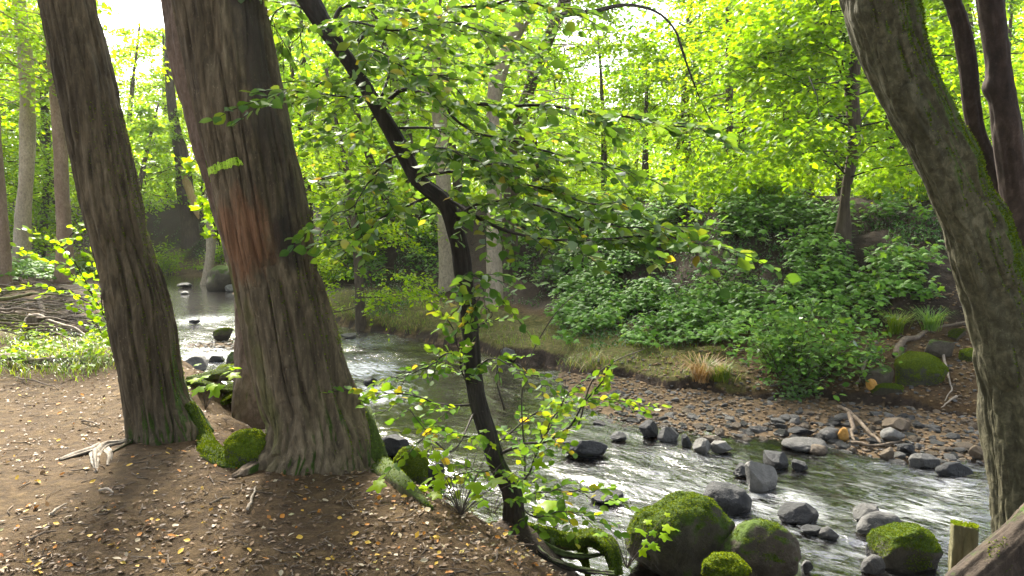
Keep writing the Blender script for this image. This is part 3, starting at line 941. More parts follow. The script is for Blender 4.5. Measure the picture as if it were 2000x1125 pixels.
def branch(parent, pts, r0, r1, seed, leafmat=M_SAP, kind='beech', **kw):
    """branch (part) > foliage (sub-part)"""
    P = resample(np.array([at(*p) for p in pts]), 40)
    wob = 0.012 * np.stack([noise(np.stack([np.arange(40) * .35, 0 * np.arange(40) + c, 0 * np.arange(40)], -1), seed + c) for c in range(3)], -1)
    P = P + wob * np.linspace(0, 1, 40)[:, None]
    g = Geo()
    g.put(*tube(P, np.linspace(r0, r1, 40), 7)[:2])
    tb, lp, la, ln, lz = twigs_on(P, seed, **kw)
    for tp, tr in tb:
        g.put(*tube(tp, tr, 4, False)[:2])
    b = add("branch", g.mesh("branch", BARK_DARK), parent)
    V, Fc = leaves(kind, lp, la, ln, lz)
    f = bpy.data.objects.new("foliage", make_mesh("foliage", V, Fc, leafmat, True))
    COL.objects.link(f); f.parent = b
    return b

D4 = 4.15
rows = [(1035, 984, 1028), (1020, 985, 1025), (960, 980, 1018), (905, 952, 988), (850, 934, 971), (800, 919, 954), (731, 907, 941), (640, 900, 935), (550, 888, 925), (465, 876, 911), (400, 852, 892), (350, 798, 836), (290, 765, 803), (200, 715, 750), (105, 652, 690), (50, 610, 655), (0, 578, 628)]
base4 = at(1006, 1045, 4.12)
D4 = 4.12
PR = px_path(rows, D4, up=3.0, step=0.012)
t4 = thing("hornbeam_sapling", "slender black bent tree at the edge of the water with leafy spreading boughs", "tree", base4)
trunk("sapling_trunk", t4, PR, 72, BARK_DARK, bark_disp(0.005, 40, 5, 401, flares=[(0, 30, .03, .12), (180, 30, .03, .12), (-90, 30, .02, .12)], lump=0.012))
d = D4
BR = [
    ([(650, 50, d), (662, 20, d), (730, 15, d-.1), (820, 20, d-.3), (920, 12, d-.4), (1010, 4, d-.5), (1100, 15, d-.6)], .012, .004),
    ([(690, 95, d), (708, 72, d), (750, 62, d+.1), (800, 30, d+.2), (850, 40, d+.3), (940, 70, d+.4), (1020, 80, d+.5)], .012, .003),
    ([(757, 198, d), (785, 175, d-.05), (812, 178, d-.1), (870, 197, d-.2), (960, 206, d-.3), (1090, 209, d-.45), (1200, 226, d-.55), (1290, 240, d-.6), (1392, 258, d-.7)], .013, .003),
    ([(868, 196, d-.2), (882, 225, d-.25), (930, 258, d-.3), (1000, 275, d-.4), (1080, 300, d-.45), (1170, 320, d-.5), (1260, 345, d-.5)], .008, .002),
    ([(820, 345, d), (900, 335, d-.2), (980, 350, d-.35), (1060, 365, d-.5), (1150, 395, d-.6), (1220, 400, d-.7)], .010, .002),
    ([(862, 380, d), (930, 423, d-.15), (1000, 455, d-.3), (1064, 468, d-.4), (1200, 465, d-.6), (1320, 470, d-.7), (1420, 490, d-.8)], .011, .002),
    ([(880, 430, d), (930, 400, d-.2), (1040, 400, d-.5), (1110, 422, d-.6), (1210, 440, d-.7), (1330, 445, d-.8)], .008, .002),
    ([(800, 300, d), (760, 310, d+.1), (720, 360, d-.1), (690, 400, d-.2), (650, 420, d-.3)], .008, .002),
    ([(722, 190, d), (690, 188, d-.25), (640, 186, d-.45), (580, 178, d-.6), (530, 190, d-.7)], .007, .002),
    ([(705, 140, d), (660, 160, d+.2), (620, 165, d+.3), (580, 190, d+.4)], .007, .002),
    ([(640, 60, d), (600, 50, d+.3), (560, 100, d+.4)], .007, .002),
    ([(835, 385, d), (800, 400, d-.1), (740, 430, d-.25), (700, 470, d-.3), (660, 470, d-.4)], .008, .002),
    ([(895, 540, d), (920, 535, d-.1), (945, 560, d-.2), (930, 590, d-.2)], .005, .002),
    ([(780, 250, d), (840, 250, d+.2), (900, 270, d+.5), (1000, 250, d+.7), (1100, 260, d+.9)], .008, .002),
    ([(745, 190, d), (770, 130, d+.2), (830, 110, d+.5), (920, 130, d+.7), (1010, 120, d+.9)], .009, .002),
    ([(800, 300, d), (870, 290, d-.4), (950, 320, d-.6), (1030, 310, d-.8)], .008, .002),
    ([(640, 40, d), (700, 45, d-.3), (790, 60, d-.5), (880, 45, d-.6), (960, 60, d-.7)], .008, .002),
    ([(680, 90, d), (740, 100, d-.3), (830, 150, d-.45), (900, 150, d-.5)], .007, .002),
    ([(600, 20, d), (560, 10, d+.1), (530, 40, d+.2), (555, 90, d+.25)], .006, .002),
    ([(745, 215, d), (690, 260, d+.3), (640, 250, d+.5), (600, 280, d+.6)], .007, .002),
    ([(850, 380, d), (900, 385, d+.3), (980, 400, d+.6), (1080, 390, d+.9), (1180, 380, d+1.1)], .008, .002),
    ([(820, 330, d), (780, 360, d+.3), (730, 350, d+.5), (680, 340, d+.6)], .007, .002),
]
for k, (pts, r0, r1) in enumerate(BR):
    branch(t4, pts, r0, r1, 500 + k, tilt=0.85, gap=0.05)
# leafy shoots from the lower trunk and the root stock
SH = [
    ([(920, 700, d), (880, 690, d-.1), (830, 720, d-.25), (770, 735, d-.3)], .006, .002),
    ([(925, 730, d), (960, 700, d-.1), (1010, 720, d-.2), (1060, 745, d-.3)], .005, .0015),
    ([(930, 790, d), (860, 790, d-.1), (800, 770, d-.1), (740, 770, d-.1), (695, 761, d-.1)], .007, .002),
    ([(945, 860, d), (900, 850, d-.2), (850, 840, d-.3), (800, 880, d-.4)], .006, .0015),
    ([(960, 895, d), (1017, 869, d-.05), (1070, 860, d-.1), (1122, 822, d-.15), (1145, 780, d-.15), (1180, 740, d-.2)], .011, .003),
    ([(1000, 960, d), (1030, 930, d-.1), (1050, 880, d-.15), (1085, 810, d-.2), (1120, 760, d-.2)], .008, .002),
    ([(955, 880, d), (990, 850, d+.2), (1060, 800, d+.3), (1150, 780, d+.3), (1260, 790, d+.4)], .006, .002),
    ([(990, 930, d), (940, 920, d-.25), (890, 930, d-.35), (850, 960, d-.4)], .006, .0015),
    ([(1010, 985, d), (1060, 960, d-.2), (1120, 960, d-.3), (1180, 960, d-.3)], .006, .0015),
    ([(920, 760, d), (900, 720, d-.1), (890, 660, d-.15), (870, 620, d-.2)], .005, .0015),
    ([(935, 640, d), (960, 610, d-.1), (930, 590, d-.15)], .004, .0015),
    ([(1015, 990, d), (1050, 1010, d-.2), (1110, 1000, d-.3), (1170, 1020, d-.35)], .005, .0015),
]
for k, (pts, r0, r1) in enumerate(SH):
    branch(t4, pts, r0, r1, 540 + k, M_SHOOT, gap=0.048, leaf=0.056, tl=(.12, .28), tilt=0.8)
# bare upright shoots
g = Geo()
for pts in ([(1025, 930, d), (1035, 700, d-.1), (1056, 657, d-.1), (1091, 605, d-.12), (1142, 560, d-.15)], [(1130, 830, d-.15), (1164, 734, d-.15), (1200, 706, d-.2), (1259, 682, d-.25)],
            [(985, 800, d), (970, 730, d-.1), (985, 670, d-.1)], [(930, 800, d), (870, 880, d-.3), (840, 850, d-.3), (800, 800, d-.35)], [(1060, 860, d), (1100, 780, d-.1), (1105, 740, d-.1)]):
    P = resample(np.array([at(*p) for p in pts]), 30)
    g.put(*tube(P, np.linspace(.006, .002, 30), 5)[:2])
add("shoot", g.mesh("shoot", TWIG), t4)
# overhanging mossy roots
for k, (pts, rr) in enumerate([([(1015, 1035, d), (1060, 1045, d+.15), (1110, 1058, d+.2), (1160, 1052, d+.2), (1192, 1075, d+.1), (1204, 1125, d)], [.04, .045, .05, .05, .045, .03]),
                               ([(1030, 1050, d), (1080, 1075, d), (1140, 1085, d+.1), (1190, 1082, d+.15)], [.02, .015, .012, .006]),
                               ([(1075, 1055, d+.1), (1085, 1085, d+.15), (1105, 1125, d+.1)], [.03, .022, .015]),
                               ([(1135, 1060, d+.2), (1142, 1095, d+.2), (1150, 1135, d+.2)], [.025, .02, .015]),
                               ([(1020, 1040, d), (1060, 1085, d-.15), (1120, 1110, d-.2), (1200, 1120, d-.2)], [.02, .016, .014, .006])]):
    root_mesh(t4, [(*at(*p), r) for p, r in zip(pts, rr)], MOSSROOT if k in (0, 3) else BARK_DARK, seed=41 + k)

# --- right leaning tree with two dark stems ---------------------------
D5 = 3.45
BARK_R = bark_mat("bark_olive", (.020, .019, .010), (.066, .060, .031), (.15, .136, .082), (1.0, -0.1, 0.1), 0.62, None, stretch=0.8, bump=0.9, moss_col=(.045, .075, .009))
BARK_RD = bark_mat("bark_red_dark", (.014, .009, .007), (.035, .022, .016), (.08, .055, .04), bump=0.4, stretch=0.6)
rows = [(1060, 1950, 2120), (960, 1944, 2095), (900, 1937, 2085), (800, 1926, 2075), (754, 1922, 2062), (710, 1911, 2055), (640, 1898, 2035), (570, 1880, 2012), (500, 1856, 1988), (430, 1832, 1966), (394, 1815, 1944), (330, 1786, 1921), (262, 1751, 1889), (200, 1718, 1856), (131, 1690, 1822), (77, 1671, 1804), (0, 1648, 1790)]
PR = px_path(rows, D5, up=4.0, step=0.01, sink=.3)
base = np.array([PR[20][0], PR[20][1], gz(PR[20][0], PR[20][1])])
t5 = thing("tree", "olive-grey tree leaning over the stream, moss down one side, two dark stems behind", "tree", base)
trunk("tree_trunk", t5, PR, 260, BARK_R, bark_disp(0.010, 18, 4, 601, flares=[(0, 40, .05, .3), (180, 40, .03, .2)], lump=0.035, knots=[(-150, 3.0, .06, .02), (-60, 2.2, .05, .012), (-110, 1.2, .07, .014), (-70, 1.7, .04, -.012)]), moss=(220000, .010, 63, (1, -.15, .1), .45, .5, 1.8))
rows = [(800, 2020, 2075, D5 + .3), (600, 2010, 2060, D5 + .4), (500, 1975, 2020, D5 + .5), (394, 1938, 1975, D5 + .55), (330, 1918, 1952, D5 + .6), (262, 1891, 1924, D5 + .6), (200, 1880, 1912, D5 + .6), (131, 1874, 1906, D5 + .6), (60, 1862, 1893, D5 + .6), (0, 1845, 1874, D5 + .6)]
trunk("stem", t5, px_path(rows, D5, up=3.0, step=.02), 60, BARK_RD, bark_disp(0.003, 30, 10, 611, lump=.012, knots=[(180, 2.45, .04, .02)]), part="stem")
rows = [(900, 2040, 2110, D5 + .2), (700, 2020, 2085, D5 + .3), (500, 1972, 2030, D5 + .35), (394, 1957, 2011, D5 + .4), (262, 1939, 1997, D5 + .4), (131, 1927, 1976, D5 + .4), (0, 1908, 1960, D5 + .4)]
trunk("stem", t5, px_path(rows, D5, up=3.0, step=.02), 60, BARK_RD, bark_disp(0.004, 30, 8, 621, lump=.015, knots=[(180, 2.1, .05, .03)]), part="stem")
C = Geo(); C.put(*ball_leaves(4, PR[-1][:3] + np.array([1.5, -2.6, 1.8]), np.array([4.6, 4.0, 1.7]), 8000, .16))  # unseen crown, pushed back over the camera to keep trunk faces dark
add("crown", C.mesh("shade_crown", M_CANOPY, False), t5)

# leaning log and cut post beside it
LOGM = bark_mat("weathered_log", (.014, .010, .007), (.038, .027, .018), (.09, .068, .048), (-0.75, -0.1, 0.5), 0.16, None, stretch=0.08, bump=0.8)
rows = [(1190, 1800, 1965, 2.75), (1110, 1868, 2010, 2.78), (1040, 1930, 2060, 2.8), (960, 1990, 2120, 2.82), (860, 2060, 2180, 2.84)]
c0 = at(1880, 1110, 2.75); c1 = at(2120, 880, 2.85)
c0 = c0 + (c0 - c1) * 0.35
PRl = np.column_stack([resample(np.array([c0, (c0 + c1) / 2 + np.array([0, 0, -.01]), c1]), 120), np.linspace(.098, .085, 120)])
lo = thing("log", "weathered brown log leaning against the olive-grey tree", "log", c0)
Vl, Fl, uvl = tube(PRl[:, :3] + np.array([.06, 0, -.06]), PRl[:, 3], 90, True, bark_disp(0.010, 22, 1.0, 701, lump=.02))
add("bark", make_mesh("log_bark", Vl, Fl, LOGM, True, uvl), lo)
pc = at(1882, 1060, 4.1)
p0, p1 = at(1880, 1120, 4.05), at(1884, 1024, 4.1)
POSTM = bark_mat("post_wood", (.05, .045, .02), (.13, .12, .06), (.22, .2, .12), (0, 0, 1.0), 0.42, None, stretch=0.15, bump=0.6, moss_col=(.10, .14, .01))
po = thing("cut_post", "short square-cut mossy wooden post standing beside the leaning log", "post", p0)
g = Geo(); PP = resample(np.array([p0 - [0, 0, .15], (p0 + p1) / 2, p1]), 50)
Vp, Fp, _ = tube(PP, .07, 64, True, lambda th, s_, rr: rr * ((np.abs(np.cos(th + .5)) ** 5 + np.abs(np.sin(th + .5)) ** 5) ** (-.2) - 1) + bark_disp(0.009, 34, 1.5, 711, lump=.012)(th, s_, rr))
Vp[-1] += [0, 0, -.012]
g.put(Vp, Fp)
pb = add("bark", g.mesh("post_bark", POSTM), po)
subpart(pb, "moss", fuzz(Vp, Fp, 9000, .014, 712, (0.1, .2, 1), .55, .5, 9, lambda p: p[:, 2] > p1[2] - .05), M_FUZZB)
for o_ in (lo,):
    subpart([c for c in COL.objects if c.parent == lo][0], "moss", fuzz(Vl, Fl, 16000, .008, 713, (-.8, -.1, .6), 1.25, .9, 3.0), M_FUZZ)

# ------------------------------------------------------------------ rocks
def rock_shape(seed, dims, angular=0.5, sub=4, rough=0.12, flat_top=False):
    bm = bmesh.new()
    bmesh.ops.create_icosphere(bm, subdivisions=sub, radius=1.0)
    V = np.array([v.co[:] for v in bm.verts])
    Fc = np.array([[v.index for v in f.verts] for f in bm.faces])
    bm.free()
    r = rng_(seed)
    o = r.random(3) * 50
    k = 1 + 0.28 * fbm(V * 1.1 + o, 2, seed)
    P = V * k[:, None]
    for _ in range(int(4 + 12 * angular)):                 # chop planes give broken faces
        n = unit(r.normal(size=3))
        dd = r.uniform(0.5, 0.88) if angular > 0.3 else r.uniform(0.85, 1.0)
        e = P @ n - dd
        P = P - np.where(e > 0, e * (1.0 if angular > 0.3 else 0.6), 0)[:, None] * n
    P = P * (1 + rough * (0.22 if angular > 0.3 else 0.5) * fbm(P * 4 + o, 3, seed + 3) + rough * (0.12 if angular > 0.3 else 0.25) * noise(P * 11 + o, seed + 5))[:, None]
    return P * np.array(dims), [Fc]

R_MOSS = rock_mat("rock_mossy", (.02, .018, .012), (.085, .075, .045), 0.5)
R_MOSSB = rock_mat("rock_bright_moss", (.03, .03, .02), (.08, .08, .05), 1.4, moss_col=(.085, .125, .008))
R_HALF = rock_mat("rock_half_moss", (.025, .021, .014), (.10, .082, .055), 0.3)
R_DARK = rock_mat("rock_dark_wet", (.008, .009, .010), (.028, .029, .031), 0, rough=0.5)
R_GREY = rock_mat("rock_grey", (.035, .035, .033), (.125, .12, .112), 0, rough=0.7)
R_LIGHT = rock_mat("rock_light_grey", (.09, .087, .08), (.23, .22, .20), 0, rough=0.75)
R_BROWN = rock_mat("rock_brown", (.065, .046, .028), (.18, .135, .085), 0, rough=0.7)
R_OCHRE = rock_mat("rock_ochre", (.30, .15, .03), (.55, .30, .06), 0, rough=0.7)

def rock(px0, py0, px1, py1, mat, label, seed, ang=0.5, z=0.0, name="rock", depth=0.8, sub=4, rough=.12, sink=0.25, tilt=0, rotz=0.0, on_ground=False):
    """rock whose outline fills the photo box (px0,py0)-(px1,py1) and whose foot rests at height z or on the ground"""
    mx = (px0 + px1) / 2
    c = hit(mx, py1 - 2) if on_ground else on_z(mx, py1, z)
    m = mpp(c)
    w = (px1 - px0) * m / 2
    h = (py1 - py0) * m / 2
    dp = max(w * depth, 0.02)
    hh = h / math.cos(math.atan2(EYE[2] - c[2], c[1])) * (1.0 + sink) * 0.92
    V, Fc = rock_shape(seed, (w * 1.08, dp, hh), ang, sub, rough)
    ct, st = math.cos(math.radians(tilt)), math.sin(math.radians(tilt))
    V = V @ np.array([[ct, 0, -st], [0, 1, 0], [st, 0, ct]])
    cz, sz = math.cos(rotz), math.sin(rotz)
    V = V @ np.array([[cz, -sz, 0], [sz, cz, 0], [0, 0, 1]])
    o = add(name, make_mesh(name, V, Fc, mat, ang < 0.45), None, (c[0], c[1] + dp * 0.75, c[2] + hh * (1 - sink * 1.6)))
    o["label"] = label; o["category"] = "rock" if "boulder" not in name else "boulder"
    if mat in (R_MOSS, R_MOSSB, R_HALF):
        big = min(1.0, w * hh / .12)
        thr = {R_MOSS.name: .62, R_MOSSB.name: -.2, R_HALF.name: 1.0}[mat.name]
        subpart(o, "moss", fuzz(V, [Fc[0]], int(5000 + 42000 * big), min(.009, .05 * w + .003), seed, (0, -.1, 1), thr, 1.5, 2.6), M_FUZZB if mat is R_MOSSB else M_FUZZ)
    return o

# boulders at the near bank
rock(1254, 978, 1432, 1135, R_MOSS, "large moss-capped boulder at the water's edge, biggest of all the boulders", 11, .12, name="boulder", sub=5)
rock(1418, 1042, 1572, 1150, R_HALF, "brown-topped boulder beside the biggest mossy boulder", 12, .15, name="boulder", sub=5)
rock(1386, 1097, 1467, 1140, R_MOSSB, "small bright yellow-green moss cushion stone in front of two boulders", 13, .1, z=.25, rough=.3)
rock(1716, 1031, 1856, 1118, R_MOSS, "squarish boulder half covered in moss beside the cut post", 14, .35, name="boulder", sub=5)
# rocks standing in the current
rock(1381, 953, 1473, 1008, R_DARK, "rounded dark wet rock with white water around its foot", 15, .25)
rock(1526, 988, 1608, 1026, R_DARK, "black wedge-shaped rock below the small cascade", 16, .8, tilt=-8)
rock(1456, 906, 1524, 962, R_LIGHT, "pale grey chunky rock in the middle of the current", 17, .6)
rock(1489, 876, 1546, 918, R_DARK, "dark angular rock just behind the pale grey chunky rock", 18, .7)
rock(1546, 898, 1583, 922, R_DARK, "small black blocky rock beside the dark angular rock", 19, .8)
rock(1435, 908, 1472, 936, R_DARK, "small dark rock leaning on the pale grey chunky rock", 20, .5)
rock(1674, 989, 1728, 1022, R_GREY, "upper of two touching grey rocks upstream of the mossy squarish boulder", 21, .6)
rock(1688, 1008, 1768, 1056, R_GREY, "broad flat grey rock, lower of two touching grey rocks", 22, .5)
rock(1571, 1029, 1615, 1050, R_DARK, "low dark rock barely above the water below the black wedge", 23, .4)
rock(1604, 1034, 1642, 1056, R_GREY, "low grey rock awash beside the low dark rock", 24, .4)
rock(1694, 1062, 1724, 1088, R_DARK, "dark blue-grey stone between boulder and current", 25, .5)
rock(1688, 1090, 1730, 1125, R_GREY, "grey angular stone at the foot of the squarish mossy boulder", 26, .6)
rock(1562, 1096, 1590, 1122, R_GREY, "small grey stone beside the brown-topped boulder", 27, .5)
rock(1086, 860, 1188, 896, R_DARK, "long flat dark slab rock in the stream behind the black sapling", 28, .8, depth=.5)
rock(1353, 857, 1398, 890, R_LIGHT, "light grey cracked rock at the gravel edge", 29, .7)
rock(1394, 858, 1434, 888, R_LIGHT, "pointed light grey rock beside the cracked one", 30, .8)
rock(1367, 852, 1412, 864, R_BROWN, "thin flat brown slab behind the cracked light grey rock", 31, .7, depth=.5)
rock(1250, 826, 1294, 858, R_DARK, "dark blocky stone at the gravel edge", 32, .7)
rock(1288, 836, 1330, 864, R_GREY, "grey stone beside the dark blocky stone", 33, .6)
rock(1328, 850, 1352, 876, R_DARK, "small dark stone between grey gravel stones", 34, .6)
rock(1190, 842, 1226, 864, R_GREY, "flat bluish stone at the near end of the gravel bar", 35, .7)
rock(1548, 834, 1592, 853, R_DARK, "flat charcoal stone lying on the gravel bar", 36, .7, z=.03)
rock(1607, 838, 1643, 859, R_GREY, "smooth rounded grey stone on the gravel bar", 37, .1, z=.03)
rock(1640, 836, 1658, 862, R_OCHRE, "upright yellow-brown stone beside the smooth rounded stone", 38, .2, z=.03)
rock(1540, 862, 1620, 884, R_GREY, "wide low grey rock just awash behind the black blocky rock", 39, .3)
rock(1585, 872, 1618, 890, R_BROWN, "low orange-brown rock awash", 40, .3)
rock(1733, 818, 1788, 846, R_BROWN, "olive-grey rock beneath the cut bank", 41, .5, z=.04)
rock(1728, 836, 1772, 866, R_LIGHT, "pale brown slanted rock below the olive-grey rock", 42, .6, z=.03)
rock(1788, 890, 1840, 918, R_GREY, "bluish flat stone at the lower gravel edge", 43, .5)
rock(1835, 905, 1900, 934, R_DARK, "long dark flat rock by the brown pool near the leaning trunk", 44, .4, depth=.5)
rock(1720, 872, 1752, 902, R_BROWN, "brown slab tilted out of the gravel", 45, .7, tilt=25)
rock(1758, 866, 1792, 892, R_DARK, "dark slab tilted out of the gravel", 46, .7, tilt=30)
rock(1900, 872, 1930, 896, R_BROWN, "tan flat stone beside the leaning trunk", 47, .4, z=.03)
# near-bank rocks beside the sapling and main tree
rock(733, 838, 802, 896, R_DARK, "dark layered rock in the water behind the painted tree", 48, .7)
rock(770, 878, 832, 950, R_MOSSB, "upright moss-draped stone beside the painted tree's root", 49, .25, z=.1)
rock(818, 900, 868, 940, R_DARK, "black rock between moss-draped stone and black sapling", 50, .6, z=.03)
rock(1158, 958, 1218, 984, R_DARK, "low dark rock awash to the side of the black sapling", 51, .5)
rock(438, 848, 520, 915, R_MOSSB, "round mossy stone between the two big leaning trees", 52, .2, on_ground=True, name="rock")
rock(548, 855, 552, 858, R_GREY, "grey pebble behind the painted tree", 53, .3, on_ground=True) if False else None
# upstream
rock(348, 695, 411, 733, R_GREY, "flat-topped grey rock in the riffle between the two big trees", 54, .6)
rock(413, 639, 456, 662, R_HALF, "brown pointed rock on the upstream gravel", 55, .6, z=.05)
rock(443, 682, 486, 728, R_MOSS, "dark greenish rock against the brown tree's foot", 56, .4)
rock(400, 692, 436, 708, R_DARK, "small wet dark rock upstream beside the flat-topped one", 57, .5)
rock(362, 622, 386, 632, R_DARK, "small dark stone at the top of the riffle", 58, .4, z=.03)
rock(344, 552, 372, 563, R_DARK, "dark stone poking out of the brown pool", 59, .6)
rock(352, 569, 366, 575, R_LIGHT, "tiny white stone in the brown pool", 60, .3)
rock(402, 513, 462, 568, R_HALF, "large mossy boulder at the head of the brown pool", 61, .3, name="boulder")
rock(434, 556, 462, 570, R_LIGHT, "pale flat rock at the foot of the pool boulder", 62, .5)
rock(117, 646, 151, 667, R_GREY, "rounded grey rock by the stick heap", 63, .2)
rock(196, 655, 226, 690, R_DARK, "dark wet rock behind the dark leaning tree", 64, .4)
rock(706, 737, 737, 754, R_DARK, "small dark rock in the bright riffle beside the painted tree", 65, .6)
rock(664, 652, 700, 662, R_GREY, "low grey stone under the far cut bank", 66, .5)
rock(715, 768, 742, 778, R_DARK, "flat black stone in the bright riffle", 67, .5)
rock(976, 678, 1010, 700, R_GREY, "grey rock in the far cut bank beyond the black sapling", 68, .5, z=.05)
# far bank, among the roots
rock(1755, 686, 1852, 757, R_MOSSB, "thickly green moss-cushioned boulder on the far bank", 70, .25, on_ground=True, name="boulder", depth=.6)
rock(1683, 710, 1752, 762, R_HALF, "mossy slanted rock on the far bank beside the green moss-cushioned boulder", 71, .6, on_ground=True, depth=.6, tilt=-15)
rock(1806, 660, 1872, 704, R_HALF, "brown rock with a moss patch just above the green moss-cushioned boulder", 72, .6, on_ground=True, depth=.6, tilt=-20)
rock(1858, 640, 1894, 668, R_HALF, "topmost brown rock of the far-bank group by the root", 73, .5, on_ground=True, depth=.6)
rock(1702, 762, 1786, 788, R_MOSS, "long dark green slab rock at the edge of the far cut bank", 74, .7, on_ground=True, depth=.4)
rock(1694, 750, 1715, 771, R_OCHRE, "bright yellow stone on the far bank", 75, .2, on_ground=True)
rock(1880, 684, 1912, 708, R_MOSSB, "small mossy stone beside the leaning olive-grey trunk", 76, .2, on_ground=True)

# gravel-bar stones: countable ones as objects, the finest as stuff
r = rng_(9)
shapes = []
for k in range(10):
    V, Fc = rock_shape(900 + k, (1, .85, .55), .6, 2, .1)
    for mname, mt in (("g", R_GREY), ("b", R_BROWN), ("d", R_DARK), ("l", R_LIGHT)):
        shapes.append((mname, make_mesh("stone", V, Fc, mt, False)))
LAB = {"g": "grey stone among the many on the far gravel bar", "b": "tan stone among the many on the far gravel bar", "d": "dark stone among the many on the far gravel bar", "l": "pale stone among the many on the far gravel bar"}
cnt = 0
while cnt < 260:
    px, py = r.uniform(1120, 1930), r.uniform(770, 905)
    p = on_z(px, py, .02)
    z, sl_, sr_, ins_ = terrain(p[:1], p[1:2])
    if not ins_[0] or z[0] < -0.03 or z[0] > .2:
        continue
    mname, me = shapes[r.integers(len(shapes))]
    s = r.uniform(.03, .085) * (1.25 if py > 820 else .9)
    o = bpy.data.objects.new("stone", me); COL.objects.link(o)
    o.location = (p[0], p[1], z[0] + s * .08); o.scale = (s, s, s * r.uniform(.7, 1.1)); o.rotation_euler = (r.uniform(-.3, .3), r.uniform(-.3, .3), r.uniform(0, 6.28))
    o["label"] = LAB[mname]; o["category"] = "stone"; o["group"] = {"g": "grey", "b": "tan", "d": "dark", "l": "pale"}[mname] + " stones on the gravel bar"
    cnt += 1
g = [Geo() for _ in range(3)]
BASEV = [rock_shape(950 + k, (1, .8, .5), .5, 1, .1) for k in range(5)]
n = 0
while n < 7500:
    if n % 4 == 3:
        px, py = r.uniform(340, 470), r.uniform(600, 720)
    elif n % 9 == 0:
        px, py = r.uniform(1050, 1900), r.uniform(880, 1060)
    else:
        px, py = r.uniform(1000, 1940), r.uniform(735, 905)
    p = on_z(px, py, 0)
    V, Fc = BASEV[r.integers(5)]
    s = r.uniform(.012, .042) * (1.3 if n % 4 == 3 else 1)
    th = r.random() * 6.28
    Rz = np.array([[math.cos(th), -math.sin(th), 0], [math.sin(th), math.cos(th), 0], [0, 0, 1]])
    g[[0, 0, 1, 2, 2][r.integers(5)]].put(V @ Rz * s + np.array([p[0], p[1], 0]), Fc)
    n += 1
mats_g = [R_BROWN, R_GREY, rock_mat("gravel_orange", (.11, .066, .028), (.28, .175, .08), 0)]
for gg, mt in zip(g, mats_g):
    V = np.concatenate(gg.V)
    k = len(BASEV[0][0])
    c = V.reshape(-1, k, 3).mean(1)
    zz = terrain(c[:, 0], c[:, 1])[0]
    V[:, 2] += np.repeat(zz + .008, k)
    o = add("gravel", make_mesh("gravel", V, [np.concatenate(a) for a in gg.F.values()], mt, False), None, kind="stuff", label="gravel of the stream bed and bar")

# ------------------------------------------------------------------ ground cover on the far bank
def normal_at(x, y):
    e = .15
    zx = terrain(x + e, y, False)[0] - terrain(x - e, y, False)[0]
    zy = terrain(x, y + e, False)[0] - terrain(x, y - e, False)[0]
    return unit(np.stack([-zx / (2 * e), -zy / (2 * e), np.ones_like(zx)], -1))

def pick_ground(seed, n, boxes, near=False):
    """world points under random photo pixels in boxes (x0,y0,x1,y1,weight) on the terrain"""
    r = rng_(seed)
    w = np.array([b[4] for b in boxes], float); w /= w.sum()
    pts = []
    # coarse lookup grid of hits, then jitter
    for b, k in zip(boxes, (w * n).astype(int)):
        gxn, gyn = 9, 7
        H = np.array([[hit(px, py) for px in np.linspace(b[0], b[2], gxn)] for py in np.linspace(b[1], b[3], gyn)])
        u, v = r.random(k) * (gxn - 1.001), r.random(k) * (gyn - 1.001)
        i, j = u.astype(int), v.astype(int); fu, fv = (u - i)[:, None], (v - j)[:, None]
        P = (H[j, i] * (1 - fu) + H[j, i + 1] * fu) * (1 - fv) + (H[j + 1, i] * (1 - fu) + H[j + 1, i + 1] * fu) * fv
        pts.append(P)
    P = np.concatenate(pts)
    z, sl_, sr_, ins_ = terrain(P[:, 0], P[:, 1])
    P[:, 2] = z
    return P[(sr_ > .15)] if not near else P[sl_ > .5]

def herb(P, seed, hmin=.08, hmax=.32, k=7, size=.085, kind='maple', spread=.12):
    """low plants with near-horizontal palmate leaves on thin stalks"""
    r = rng_(seed)
    n = len(P)
    h = r.uniform(hmin, hmax, n)
    az = r.random((n, k)) * 6.28
    rad = spread * (.3 + .9 * r.random((n, k))) * (h / hmax)[:, None] ** .5
    nrm = normal_at(P[:, 0], P[:, 1])
    pos = P[:, None] + np.stack([np.cos(az) * rad, np.sin(az) * rad, h[:, None] * (.45 + .65 * r.random((n, k)))], -1) + nrm[:, None] * .05
    ax = np.stack([np.cos(az), np.sin(az), -.25 + .3 * r.normal(size=(n, k))], -1)
    nn = r.normal(size=(n, k, 3)) * .3 + np.array([0, -.15, 1.0])
    sz = size * (.55 + .75 * r.random((n, k)))
    return pos.reshape(-1, 3), ax.reshape(-1, 3), nn.reshape(-1, 3), sz.ravel()

boxes = [(1330, 420, 1660, 560, 6), (1100, 430, 1400, 620, 5), (1090, 580, 1460, 660, 3), (980, 420, 1110, 560, 2), (1560, 560, 1720, 660, 1.5), (1700, 510, 1830, 600, 1.6), (1690, 400, 1850, 440, .6)]
boxes += [(1090, 398, 1620, 470, 8), (1090, 600, 1560, 690, 5), (1080, 430, 1330, 640, 6), (640, 420, 860, 560, 5)]
P = pick_ground(31, 4300, boxes)
P = P[noise(P * np.array([1.5, 1.5, 0]), 77) > -.3]
V, Fc = leaves('maple', *herb(P, 32, size=.10))
add("undergrowth", make_mesh("undergrowth", V, Fc, M_HERB, True), None, kind="stuff", label="low leafy undergrowth covering the far slope")
P = pick_ground(33, 24000, [(1090, 560, 1500, 690, 6), (1250, 420, 1650, 600, 4), (690, 460, 870, 620, 4), (970, 420, 1120, 600, 2.5), (1500, 560, 1720, 720, 3), (1680, 420, 1840, 480, 1), (300, 425, 470, 515, 3), (380, 440, 460, 540, 1)])
P = P[noise(P * np.array([1.3, 1.3, 0]), 78) > -.25]
